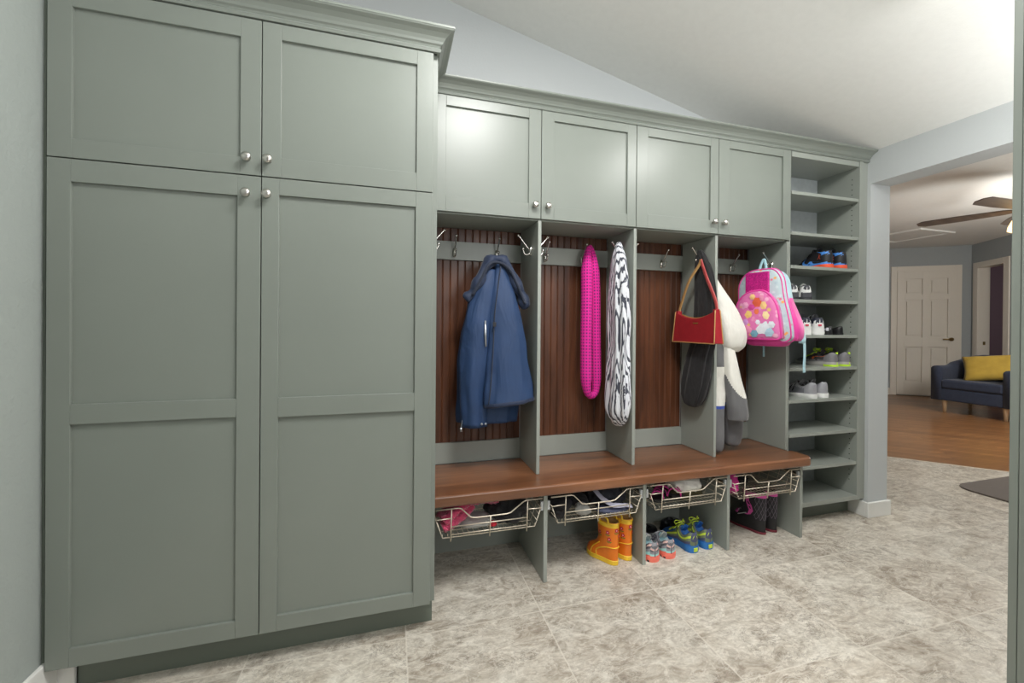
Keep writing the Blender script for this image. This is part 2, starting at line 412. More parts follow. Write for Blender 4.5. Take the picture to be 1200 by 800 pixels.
oriented(bm, Cn, u, nrm, 0, .15, .17, .19, 0, 2.36); oriented(bm, Cn, u, nrm, 0, .15, .78, .80, 0, 2.36); oriented(bm, Cn, u, nrm, 0, .15, .17, .80, 2.34, 2.36)
dw = structure(mk('door_2', bm, 'fardoor', bevel=.004))
bm = bmesh.new(); oriented(bm, Cn, u, nrm, .06, .09, .188, .196, .98, 1.04); mk('strike_plate', bm, 'brass', dw)
# six panel door
s0 = (Vector((9.126,5.578,0))-Cn).dot(u); s1 = (Vector((9.953,4.969,0))-Cn).dot(u)
bm = bmesh.new()
oriented(bm, Cn, u, nrm, s0, s0+.09, 0, .022, 0, 2.43); oriented(bm, Cn, u, nrm, s1-.09, s1, 0, .022, 0, 2.43); oriented(bm, Cn, u, nrm, s0+.09, s1-.09, 0, .022, 2.33, 2.43)
structure(mk('trim_2', bm, 'fardoor', bevel=.005))
bm = bmesh.new(); A, B = s0+.09, s1-.09; W = B-A
oriented(bm, Cn, u, nrm, A, B, 0, .004, .015, 2.33)
xs = [0, .13*W, .44*W, .56*W, .87*W, W]; zs = [.015, .26, .92, 1.10, 1.80, 1.90, 2.19, 2.33]
for i in (0,2,4): oriented(bm, Cn, u, nrm, A+xs[i], A+xs[i+1], .004, .034, .015, 2.33)
for i in (0,2,4,6):
    for j in (1,3): oriented(bm, Cn, u, nrm, A+xs[j], A+xs[j+1], .004, .034, zs[i], zs[i+1])
for i in (1,3,5):
    for j in (1,3): oriented(bm, Cn, u, nrm, A+xs[j]+.035, A+xs[j+1]-.035, .004, .028, zs[i]+.035, zs[i+1]-.035)
door1 = structure(mk('door_1', bm, 'fardoor', bevel=.003))
bm = bmesh.new(); hp = Cn+u*(B-.07)+nrm*.045+Vector((0,0,1.07))
tube(bm, [hp-nrm*.015, hp+nrm*.03], [.03,.03], 12); tube(bm, [hp+nrm*.03, hp+nrm*.045-u*.02, hp+nrm*.045-u*.13], .011, 8)
mk('door_handle', bm, 'brass', door1, smooth=True)
bm = bmesh.new(); oriented(bm, Cn, u, nrm, -6, s0, 0, .015, 0, .13); oriented(bm, Cn, u, nrm, s1, 0, 0, .015, 0, .13); structure(mk('baseboard_far', bm, 'fardoor'))
# attic hatch
ht = thing('attic_hatch', 'flat pale attic access panel with white trim set in far room ceiling', 'hatch', (8.06,4.72,2.78))
bm = bmesh.new()
for q in ((-.40,.40,-.42,-.36),(-.40,.40,.36,.42),(-.40,-.34,-.36,.36),(.34,.40,-.36,.36)): box(bm, q[0],q[1],q[2],q[3],-.022,0)
mk('frame', bm, 'white', ht); boxes('panel', [(-.34,.34,-.36,.36,-.01,0)], 'ceil', ht)

# ------------------------------------------------------------------ cabinets
def shaker(name, x0, x1, z0, z1, yf, cuts, stile, parent, mat='paint_shaded', th=.02, rails=None):
    """door with frame at yf and recessed panels; cuts = z ranges of panels."""
    bm = bmesh.new(); yb = yf+th
    box(bm, x0+.005, x1-.005, yf+.011, yb, z0+.005, z1-.005)
    sl, sr = stile
    box(bm, x0, x0+sl, yf, yb-.001, z0, z1); box(bm, x1-sr, x1, yf, yb-.001, z0, z1)
    zz = [z0]+[c for r in cuts for c in r]+[z1]
    for a, b in zip(zz[::2], zz[1::2]): box(bm, x0+sl, x1-sr, yf, yb-.001, a, b)
    o = mk(name, bm, mat, parent, bevel=.0013, seg=2); return o
def knob(parent, x, y, z):
    bm = bmesh.new(); lathe(bm, [(.0085,0),(.0075,-.004),(.006,-.012),(.0075,-.016),(.0145,-.02),(.0165,-.025),(.014,-.03),(.006,-.0325)], (x,y,z), 'y', 16)
    return mk('knob', bm, 'nickel', parent, smooth=True)
def crown_profile(yw, z0, z1, out):
    h = z1-z0
    pr = [(0,0),(-.012,0),(-.016,.12),(-.010,.22),(-.014,.30),(-.020,.36),(-.024,.46),(-.032,.60),(-.046,.74),(-out+.004,.84),(-out+.002,.88),(-out,.90),(-out,1),(0,1)]
    return [(yw+y, z0+h*t) for y, t in pr]
tc = thing('tall_cabinet', 'tall sage green floor-to-ceiling cupboard with four shaker doors at left wall', 'cabinet', (-.45,2.0,0))
def lp(o, root): o.parent = root; o.matrix_parent_inverse = Matrix.Translation(-root.location) if root.type == 'EMPTY' else Matrix(); return o
def part(o, root):
    o.parent = root; o.location = -root.location if root.type == 'EMPTY' else (0,0,0); return o
part(boxes('carcass', [(-1.083,.172,1.7165,2.316,.119,2.372)], 'paint_shaded', bevel=.001), tc)
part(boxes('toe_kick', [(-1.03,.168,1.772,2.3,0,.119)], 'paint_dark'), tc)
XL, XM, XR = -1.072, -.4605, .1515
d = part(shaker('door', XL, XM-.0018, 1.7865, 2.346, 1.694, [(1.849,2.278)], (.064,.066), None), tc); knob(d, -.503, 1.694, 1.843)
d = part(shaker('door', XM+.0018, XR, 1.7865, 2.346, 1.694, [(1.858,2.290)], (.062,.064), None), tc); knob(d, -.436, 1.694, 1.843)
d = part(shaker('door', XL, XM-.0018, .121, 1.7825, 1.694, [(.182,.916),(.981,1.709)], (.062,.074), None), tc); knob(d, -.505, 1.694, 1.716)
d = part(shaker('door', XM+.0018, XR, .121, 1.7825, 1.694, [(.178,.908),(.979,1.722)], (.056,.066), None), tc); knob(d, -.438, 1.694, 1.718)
bm = bmesh.new()
def sweep_profile(bm, prof, frames, mi=0):
    rings = [[bm.verts.new(fr(p)) for p in prof] for fr in frames]; fs = []
    n = len(prof)
    for A, B in zip(rings, rings[1:]):
        for i in range(n): fs.append(bm.faces.new((A[i],A[(i+1)%n],B[(i+1)%n],B[i])))
    fs.append(bm.faces.new(rings[0][::-1])); fs.append(bm.faces.new(rings[-1]))
    bmesh.ops.recalc_face_normals(bm, faces=fs)
pr = crown_profile(0, 2.349, 2.428, .064)
yb, xb = 1.700, .166
sweep_profile(bm, pr, [lambda p: (-1.083, yb+p[0], p[1]), lambda p: (xb-p[0], yb+p[0], p[1]), lambda p: (xb-p[0], 1.985, p[1])])
part(mk('crown_moulding', bm, 'paint_shaded', None), tc)
part(boxes('scribe_strip', [(-1.0895,-1.083,1.71,1.74,.119,2.372)], 'paint_dark'), tc)

def wall_cab(label, xa, xm, xb_, cutL, cutR, kx):
    t = thing('wall_cabinet', label, 'cabinet', ((xa+xb_)/2,2.15,1.79), group='upper cupboards above the lockers')
    part(boxes('carcass', [(xa,xb_,2.0105,2.316,1.7905,2.36)], 'paint_in', bevel=.001), t)
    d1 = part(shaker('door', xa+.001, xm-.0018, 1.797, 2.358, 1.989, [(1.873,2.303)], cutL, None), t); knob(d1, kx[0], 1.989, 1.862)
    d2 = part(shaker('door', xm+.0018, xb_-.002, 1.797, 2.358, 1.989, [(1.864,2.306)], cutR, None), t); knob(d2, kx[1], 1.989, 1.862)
wall_cab('left sage green wall cupboard with two shaker doors above the blue jacket and scarves', .174, .724, 1.2775, (.065,.065), (.068,.054), (.687,.757))
wall_cab('right sage green wall cupboard with two shaker doors above handbag and backpack', 1.2785, 1.8255, 2.372, (.07,.056), (.075,.062), (1.786,1.857))
bm = bmesh.new(); pr = crown_profile(0, 2.352, 2.417, .064)
sweep_profile(bm, pr, [lambda p: (.176, 1.995+p[0], p[1]), lambda p: (3.033, 1.995+p[0], p[1])])
box(bm, .174, 3.033, 1.996, 2.316, 2.395, 2.414)
tag(mk('crown_moulding', bm, 'paint_shaded'), 'long sage green crown moulding running above the wall cupboards and shoe shelves', 'moulding')

# ------------------------------------------------------------------ lockers
DX = [(.712,.730),(1.269,1.287),(1.812,1.830),(2.353,2.371)]
lk = thing('locker_unit', 'sage green open coat lockers with dark beadboard backs above the wooden bench', 'lockers', (1.27,2.15,.489))
def add(o, root=lk): return part(o, root)
bays = [(.1735,.712),(.730,1.269),(1.287,1.812),(1.830,2.353)]
hook_bm_cache = {}
def hook(parent, base, n, side=None):
    """double prong coat hook; n = outward direction"""
    n = Vector(n); up = Vector((0,0,1)); b = Vector(base); bm = bmesh.new()
    tn = n.cross(up)
    tube(bm, [b+n*.001-up*.028, b+n*.003-up*.022, b+n*.004, b+n*.003+up*.016, b+n*.001+up*.022], [.006,.0095,.0105,.008,.004], 8)
    pu = curve([b+n*.004+up*.004, b+n*.02+up*.012, b+n*.045+up*.04, b+n*.066+up*.066, b+n*.074+up*.074], 9)
    tube(bm, pu, .0042, 6)
    pl = curve([b+n*.004-up*.014, b+n*.02-up*.024, b+n*.038-up*.022, b+n*.046-up*.004, b+n*.047+up*.004], 9)
    tube(bm, pl, .0042, 6)
    for q in (pu[-1], pl[-1]):
        r = bmesh.ops.create_icosphere(bm, subdivisions=2, radius=.0075); bmesh.ops.translate(bm, verts=r['verts'], vec=q)
    return mk('coat_hook', bm, 'steel', parent, smooth=True)
divs = []
for i, (a, b) in enumerate(DX):
    zt = 1.7895 if i < 3 else 2.372
    divs.append(add(boxes('divider', [(a,b,1.997,2.285,.490,zt if i < 3 else 1.7895)], 'paint', bevel=.0015)))
for i, (a, b) in enumerate(bays):
    bm = bmesh.new(); w = .0412; n = max(1, round((b-a)/w)); w = (b-a)/n; pts = []
    for k in range(n):
        x = a+k*w
        pts += [(x,2.2975),(x+.0015,2.3000),(x+.004,2.3000),(x+.0055,2.2985),(x+.008,2.2970),(x+.0105,2.2985),(x+.0115,2.2992),(x+.0125,2.2975)]
    pts += [(b,2.2975),(b,2.312),(a,2.312)]
    prism(bm, pts, .49, 1.7895, 'z'); add(mk('back_panel', bm, 'bead'))
    r = add(boxes('hook_rail', [(a+.0005,b-.0005,2.279,2.297,1.612,1.713)], 'paint', bevel=.001))
    for x in ((a+.151, a+.389) if i == 0 else (a+.125, a+.36)): hook(r, (x,2.279,1.655), (0,-1,0))
    add(boxes('lower_rail', [(a+.0005,b-.0005,2.279,2.297,.4905,.602)], 'paint', bevel=.001))
for dv, xf, n in ((divs[0],.712,-1),(divs[0],.730,1),(divs[1],1.269,-1),(divs[1],1.287,1),(divs[2],1.812,-1),(divs[2],1.830,1),(divs[3],2.353,-1)):
    hook(dv, (xf,2.10,1.655), (n,0,0))
sp = add(boxes('side_panel', [(.1722,.1734,1.90,2.285,.4905,1.7895)], 'paint')); hook(sp, (.1734,2.10,1.655), (1,0,0))
# bench top with rounded nose and clipped corner
bm = bmesh.new()
prism(bm, [(.1725,2.285),(.1725,1.845),(2.372,1.845),(2.402,1.875),(2.402,1.9955),(2.3715,1.9955),(2.3715,2.285)], .436, .489, 'z')
tag(mk('wooden_bench', bm, 'bench', bevel=.014, seg=4), 'brown stained wooden bench top running under all four coat lockers', 'bench')
bb = thing('bench_cubbies', 'sage green bench base with four upright panels and open shoe bays', 'cubbies', (1.27,2.1,0))
LX = [(.713,.733),(1.267,1.287),(1.807,1.827),(2.340,2.360)]
for a, b in LX: part(boxes('leg_panel', [(a,b,1.886,2.285,0,.4355)], 'paint', bevel=.0015), bb)
part(boxes('back_panel', [(.174,2.339,2.286,2.302,0,.4355)], 'paint_in'), bb)
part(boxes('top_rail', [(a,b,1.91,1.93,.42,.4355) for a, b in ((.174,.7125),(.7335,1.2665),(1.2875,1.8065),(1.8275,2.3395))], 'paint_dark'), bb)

# ------------------------------------------------------------------ wire baskets
def basket(x0, x1, label):
    t = thing('wire_basket', label, 'basket', ((x0+x1)/2,2.05,.28), group='pull-out wire baskets under the bench')
    y = 1.872; W = x1-x0; xa, xb = x0+.018, x1-.018
    L, Rr = x0+.088*1.0, x1-.088
    bm = bmesh.new()
    zt = .419; zd = .366
    p = [(xa-.006,y,zt),(L+.03,y,zt)]
    dl, dr = L+.10, Rr-.09
    p += [(L+.045,y,zt-.004),(dl-.01,y,zd+.004),(dl+.012,y,zd),(dr-.012,y,zd),(dr+.008,y,zd+.004),(Rr-.022,y,zt-.006),(Rr-.006,y,zt),(xb+.006,y,zt)]
    tube(bm, p, .0031, 6)
    for x, zz in ((L,zt),((L+Rr)/2,zd),(Rr,zt)): tube(bm, [(x,y-.004,zz),(x-(.004 if x < 1.2 else .01),y-.004,.274)], .0031, 6)
    tube(bm, [(L,y,.337),(Rr,y,.337)], .0027, 6); tube(bm, [(L,y,.301),(Rr,y,.301)], .0027, 6)
    tube(bm, [(xa,y,.374),(L,y,.376)], .0027, 6); tube(bm, [(Rr,y,.376),(xb,y,.374)], .0027, 6)
    part(mk('front_frame', bm, 'wire', None, smooth=True), t)
    bm = bmesh.new(); xi, xj = x0+.048, x1-.048; yb_ = 2.26; zb = .288
    for k in range(7):   # long wires, each a U from side to side
        yy = y+.005+(yb_-y-.005)*k/6
        tube(bm, [(xa,yy,.374),(xi,yy,zb),(xj,yy,zb),(xb,yy,.374)], .0026 if k in (0,6) else .0017, 5)
    for k in range(19):  # cross wires along the floor of the basket
        xx = xi+(xj-xi)*k/18
        tube(bm, [(xx,y+.004,.305),(xx,y+.007,zb+.002),(xx,yb_,zb+.002),(xx,yb_,.37)], .0014, 4)
    for zz in (.374,.345,.316):
        f = (.374-zz)/(.374-zb)
        tube(bm, [(xa+(xi-xa)*f,y,zz),(xa+(xi-xa)*f,yb_,zz)], .002, 5); tube(bm, [(xb-(xi-xa)*f,y,zz),(xb-(xi-xa)*f,yb_,zz)], .002, 5)
        tube(bm, [(xa+(xi-xa)*f,yb_,zz),(xb-(xi-xa)*f,yb_,zz)], .002, 5)
    part(mk('wire_tray', bm, 'wire', None, smooth=True), t)
    for s, xw in ((1,x0),(-1,x1)):
        bm = bmesh.new(); e = xw+s*.0006
        box(bm, min(e,e+s*.011), max(e,e+s*.011), 1.90, 2.27, .364, .384)
        o = part(mk('slide', bm, 'steel', None, bevel=.001), t)
        bm = bmesh.new(); box(bm, min(e,e+s*.013), max(e,e+s*.013), 1.888, 1.902, .352, .396); mk('end_cap', bm, 'plastic', o, bevel=.002)
basket(.1745,.7125,'wire basket farthest left under bench, holding rose pink fleece')
basket(.7335,1.2665,'wire basket second from left under bench, above the orange rain boots')
basket(1.2875,1.8065,'wire basket third from left, above the grey and blue sneakers')
basket(1.8275,2.3395,'wire basket farthest right under bench, above the black snow boots')

# ------------------------------------------------------------------ shoe shelves
su = thing('shoe_shelf_unit', 'tall narrow sage green open shoe shelving at right end beside doorway', 'shelves', (2.66,2.13,0))
part(boxes('side_panel', [(2.3725,2.3785,1.997,2.30,.12,2.372),(2.353,2.3725,1.997,2.30,1.7925,2.372) ,(2.362,2.3725,1.997,2.30,.0,.43)], 'paint', bevel=.001), su)
bm = bmesh.new(); box(bm, 2.953, 2.985, 1.987, 2.30, .12, 2.372); box(bm, 2.985, 3.034, 1.995, 2.30, .12, 2.372)
for k in range(60): 
    z = .24+k*.034
    for yy in (2.035,): 
        box(bm, 2.9524, 2.9532, yy-.003, yy+.003, z-.003, z+.003, 1)
part(mk('side_panel', bm, ['paint','gap'], None, bevel=.0008), su)
part(boxes('back_panel', [(2.379,2.9525,2.272,2.29,.12,2.372)], C('pale_grey_shelf_back', (172,178,180), .6)), su)
part(boxes('top_panel', [(2.3795,2.9525,1.992,2.271,2.318,2.372)], 'paint', bevel=.001), su)
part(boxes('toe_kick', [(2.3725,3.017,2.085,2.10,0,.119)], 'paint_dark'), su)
SZ = [2.105,1.852,1.643,1.431,1.208,1.001,.800,.586,.373]
for z in SZ: part(boxes('shelf', [(2.3795,2.9522,1.990,2.271,z-.020,z)], 'paint', bevel=.0012), su)
part(boxes('bottom_shelf', [(2.3795,2.9522,1.985,2.271,.121,.150)], 'paint', bevel=.0012), su)

# ------------------------------------------------------------------ cabinet at the right edge of the photo
nc = thing('tall_cabinet', 'shaded sage green cupboard side closest to camera at right edge of photo', 'cabinet', (2.02,.45,0))
part(boxes('carcass', [(1.722,2.32,.12,.731,0,2.45)], 'paint_shaded', bevel=.002), nc)
part(boxes('door', [(1.724,2.02,.7325,.752,.1,2.44)], 'paint_shaded', bevel=.002), nc)
part(boxes('door', [(2.024,2.32,.7325,.752,.1,2.44)], 'paint_shaded', bevel=.002), nc)

# ------------------------------------------------------------------ shoes
WT = [(0,.03),(.008,.13),(.022,.205),(.05,.285),(.09,.335),(.15,.365),(.28,.36),(.42,.375),(.58,.44),(.70,.485),(.80,.475),(.89,.40),(.95,.29),(.985,.16),(1,.05)]
HT_LOW = [(0,.86),(.03,.98),(.08,1.0),(.16,.84),(.26,.72),(.35,.80),(.42,1.0),(.50,.92),(.60,.74),(.72,.58),(.84,.49),(.93,.42),(.98,.30),(1,.16)]
HT_HIGH = [(0,.90),(.03,.98),(.08,1.0),(.16,.95),(.26,.92),(.35,1.0),(.42,1.12),(.50,.92),(.60,.68),(.72,.50),(.84,.42),(.93,.36),(.98,.26),(1,.14)]
HT_FLAT = [(0,.9),(.03,1.0),(.08,1.0),(.16,.9),(.28,.8),(.4,.74),(.55,.72),(.62,.74),(.72,.66),(.84,.56),(.93,.46),(.98,.30),(1,.16)]
class Shoe:
    def __init__(s, L, W, H, sole_h, sole_t, ht=HT_LOW, op=(.035,.43), lean=.02):
        s.L, s.W, s.H, s.sh, s.st, s.ht, s.op, s.lean = L, W, H, sole_h, sole_t, ht, op, lean
    def zs(s, t): return s.sh+(s.st-s.sh)*min(1, max(0, (t-.25)/.4))+max(0, t-.8)**2*.5*s.L
    def w(s, t): return smooth_tab(WT, t)*s.W
    def h(s, t): return smooth_tab(s.ht, t)*s.H
    def S(s, t, q):
        w, zs, h = s.w(t), s.zs(t)*.8, s.h(t); a = abs(q); sg = 1 if q >= 0 else -1
        x = t*s.L
        lo, hi = s.op
        ph = (1-a)*PI/2; phc = (1-.42)*PI/2
        opn = lo < t < hi
        if opn:
            e = math.sqrt(max(0, 1-abs((t-(lo+hi)/2)/((hi-lo)/2))**2.6)); st = .42*e
            phs = (1-st)*PI/2
            if a >= .42:
                ph = (1-(st+(a-.42)/.58*(1-st)))*PI/2
                ph = max(0, ph); k = math.sin(ph)/math.sin(phs); y = w*max(0, math.cos(ph))**.62; z = zs+(h-zs)*k**.85
            else:
                yc = w*max(0, math.cos(phs))**.62; inset = .80 if a < .36 else .92
                y = yc*inset*a/.42; z = s.sh+.018 if a < .36 else h-.003
        else:
            y = w*math.cos(ph)**.62; z = zs+(h-zs)*math.sin(ph)**.85
        x += (-s.lean*s.L*(z/s.H)*(max(0, .15-t)/.15))*0
        return Vector((x, sg*y, z))
QS = [-1,-.93,-.84,-.74,-.64,-.54,-.47,-.42,-.38,-.355,-.25,-.12,0,.12,.25,.355,.38,.42,.47,.54,.64,.74,.84,.93,1]
def shoe_obj(name, label, loc, rz, sh, cols, matfn, sole_cols, sole_fn, group=None, laces=None, tongue=None, decals=(), bow=0, mirror=False, sole_y=1.05, heel_tab=None):
    t = thing(name, label, 'shoe', loc, rz, group)
    ts = sorted(set([0,.004,.010,.018,.028,.04,.06]+[i/40 for i in range(3,39)]+[.965,.98,.992,1]+[sh.op[0]-.001, sh.op[0]+.001, sh.op[1]-.001, sh.op[1]+.001]))
    bm = bmesh.new(); g = [[bm.verts.new(sh.S(tt, q)) for q in QS] for tt in ts]
    for i in range(len(ts)-1):
        for j in range(len(QS)-1):
            f = bm.faces.new((g[i][j], g[i+1][j], g[i+1][j+1], g[i][j+1]))
            tm, qm = (ts[i]+ts[i+1])/2, (QS[j]+QS[j+1])/2
            inside = sh.op[0] <= tm <= sh.op[1] and abs(qm) < .40
            f.material_index = len(cols)-1 if inside else matfn(tm, qm, f.calc_center_median().z)
    bm.faces.new(g[0][::-1]).material_index = matfn(0, .7, .05)
    bmesh.ops.recalc_face_normals(bm, faces=bm.faces)
    o = mk('upper', bm, cols, t, smooth=True)
    # sole
    bm = bmesh.new(); tt2 = [0,.003,.008,.016,.026]+[i/44 for i in range(2,43)]+[.985,.995,1]
    rows = []
    for tt in tt2:
        w = sh.w(tt)*sole_y; zt = sh.zs(tt); z0 = max(0, tt-.82)**2*.45*sh.L
        x = (tt-.5)*sh.L*1.03+.5*sh.L
        rows.append([bm.verts.new(p) for p in ((x,-w*.93,z0),(x,-w*1.02,z0+(zt-z0)*.45),(x,-w,zt),(x,w,zt),(x,w*1.02,z0+(zt-z0)*.45),(x,w*.93,z0))])
    for i in range(len(rows)-1):
        for j in range(6):
            f = bm.faces.new((rows[i][j], rows[i+1][j], rows[i+1][(j+1)%6], rows[i][(j+1)%6]))
            f.material_index = sole_fn((tt2[i]+tt2[i+1])/2, j)
    bm.faces.new(rows[0][::-1]).material_index = sole_fn(0, 0); bm.faces.new(rows[-1])
    bmesh.ops.recalc_face_normals(bm, faces=bm.faces)
    mk('sole', bm, sole_cols, t)
    off = lambda tt, q, d=.0025: sh.S(tt, q)+Vector((0, (1 if q > 0 else -1)*abs(q)**1.2*d*1.4, (1-abs(q))*d*1.2+d*.2))
    if laces:
        bm = bmesh.new(); a, b = sh.op[1]+.02, .70
        for k in range(5):
            tt = a+(b-a)*k/4
            tube(bm, [off(tt+.012*(1 if k%2 else -1)*(q/.3), q, .004) for q in (-.42,-.28,-.14,.001,.14,.28,.42)], .0026, 5)
        if bow:
            c = off(sh.op[1]+.01, .001, .01)
            for sg in (-1,1):
                tube(bm, curve([c, c+Vector((.012,sg*.022,.016))*bow, c+Vector((.03,sg*.045,.012))*bow, c+Vector((.03,sg*.05,-.012))*bow, c+Vector((.012,sg*.028,-.004))*bow, c], 12), .003, 5)
                tube(bm, curve([c, c+Vector((-.006,sg*.018,.014))*bow, c+Vector((.004,sg*.034,.004))*bow, c+Vector((.02,sg*.052,-.02))*bow], 8), .0028, 5)
        mk('laces', bm, laces, t, smooth=True)
    if tongue:
        bm = bmesh.new(); a = sh.op[1]; c = sh.S(a+.004, .001)
        w = sh.w(a)*.5
        pts = [(-.018,.6,.016),(-.02,1,.006),(0.0,1,-.012),(.004,1,-.03)]
        prev = None; rows = []
        for dx, k, dz in ((-.024,.75,.018),(-.018,1,.008),(-.008,1,-.008),(.004,1,-.026)):
            rows.append([bm.verts.new(c+Vector((dx+s_*s_*-.006, w*k*s_, dz-abs(s_)*.008))) for s_ in (-1,-.5,0,.5,1)]+[bm.verts.new(c+Vector((dx-.006+s_*s_*-.006, w*k*s_, dz-.002-abs(s_)*.008))) for s_ in (1,.5,0,-.5,-1)])
        for A, B in zip(rows, rows[1:]):
            for j in range(10): bm.faces.new((A[j],A[(j+1)%10],B[(j+1)%10],B[j]))
        bm.faces.new(rows[0]); bm.faces.new(rows[-1][::-1]); bmesh.ops.recalc_face_normals(bm, faces=bm.faces)
        mk('tongue', bm, tongue, t, smooth=True)
    for nm, mat, polys in decals:
        if nm in ('emblem','crescent','collar_stripe','sole_stripe','mark','heel_mark','stripe'):
            for sgn in (1,-1):
                side = [pg for pg in polys if (sum(b for a, b in pg) > 0) == (sgn > 0)]
                if not side: continue
                bm = bmesh.new()
                for pg in side: bm.faces.new([bm.verts.new(off(a, b, .002)) for a, b in pg])
                bmesh.ops.triangulate(bm, faces=bm.faces); mk(nm, bm, mat, t)
            continue   # marks laid on the upper, polygons in (t, q)
        bm = bmesh.new()
        for pg in polys:
            f = bm.faces.new([bm.verts.new(off(a, b, .002)) for a, b in pg])
        bmesh.ops.triangulate(bm, faces=bm.faces)
        mk(nm, bm, mat, t)
    if heel_tab:
        mat, zc_, w_, h_ = heel_tab
        bm = bmesh.new(); box(bm, -.006, .004, -w_, w_, zc_-h_, zc_+h_); mk('heel_tab', bm, mat, t, bevel=.002)
    return t
def quadstrip(pts, w0=.05):   # thick line in (t,q) space -> polygons
    out = []
    for (a, b) in zip(pts, pts[1:]):
        w = w0
        out.append([(a[0],a[1]-w*a[2]),(b[0],b[1]-w*b[2]),(b[0],b[1]+w*b[2]),(a[0],a[1]+w*a[2])])
    return out
D90 = PI/2
# -- grey and coral sneakers on the floor
def m_gray(t, q, z):
    a = abs(q)
    if a > .93: return 2
    if a > .84: return 3
    if t < .12 and .54 < a < .64: return 4
    return 0 if (int(a*13+t*5)%2 == 0) else 1
sg = Shoe(.215,.112,.10,.026,.020)
cg = [C('shoe_mid_grey',(148,148,154)), C('shoe_dark_grey',(92,92,100)), C('shoe_coral',(236,120,102)), C('shoe_mint',(160,214,210)), C('shoe_pale_pink',(232,190,180)), C('shoe_pale_aqua_lining',(150,186,192))]
for x, y, lb in ((1.350,1.895,'left'),(1.455,1.900,'right')):
    shoe_obj('sneaker', {'left':'grey and coral child sneaker touching the bench upright, heel out, left of its pair','right':'grey and coral child sneaker next to the blue and lime pair'}[lb], (x,y,0), D90+.0, sg, cg, m_gray,
        [C('shoe_coral',(0,0,0)), C('sole_dark',(52,50,58))], lambda t, j: 1 if j == 5 or (j in (0,4) and int(t*22)%2) else 0, 'grey and coral sneakers', laces=C('shoe_grey_lace',(170,170,176)), tongue='ltgrey_cloth')
# -- blue and lime trainers
def m_blue(t, q, z):
    a = abs(q)
    if a > .93: return 0
    if t < .05: return 3 if a > .74 else 1
    if a < .50 and t < .4: return 1
    if .54 < a < .93 and t < .72: return 2 if .64 < a < .74 else (1 if a > .84 else 3)
    return 3 if t < .5 else 0
sb = Shoe(.235,.108,.108,.036,.026)
cb = [C('shoe_royal_blue',(34,96,164)), C('shoe_slate',(72,76,104)), C('shoe_lime',(198,220,70)), C('shoe_olive_grey',(110,122,92)), C('shoe_blue_lining',(40,110,180))]
lime = C('shoe_lime',(0,0,0))
for x, y, lb in ((1.622,1.915,'blue and lime trainer on floor, left of its pair, beside the coral sneakers'),(1.730,1.925,'blue and lime trainer on floor, right of its pair, nearest the bench upright')):
    shoe_obj('trainer', lb, (x,y,0), D90+.08, sb, cb, m_blue, [C('sole_blue',(40,110,178)), C('sole_lime_patch',(190,206,80))], lambda t, j: 0, 'blue and lime trainers',
        laces=lime, tongue=C('shoe_blue_tongue',(38,100,170)), bow=.65,
        decals=[('heel_mark', lime, [[(.004,.30),(.012,.62),(.012,.50),(.008,.22)],[(.004,-.30),(.012,-.62),(.012,-.50),(.008,-.22)]])], heel_tab=(lime,.018,.013,.011))
# -- dark pair at back of third bay
sd = Shoe(.22,.085,.06,.012,.010,HT_FLAT,(.04,.62))
cd = [M['black_leather'], C('shoe_black_lining',(40,40,42))]
for x, y, lb in ((1.40,2.13,'black flat shoe far back behind the coral sneakers, left one'),(1.60,2.17,'black flat shoe far back behind the blue trainers, right one')):
    shoe_obj('flat_shoe', lb, (x,y,0), .5, Shoe(.19,.085,.06,.012,.010,HT_FLAT,(.04,.62)), cd, lambda t, q, z: 0, ['rubber_black'], lambda t, j: 0, 'black flat shoes behind the sneakers')

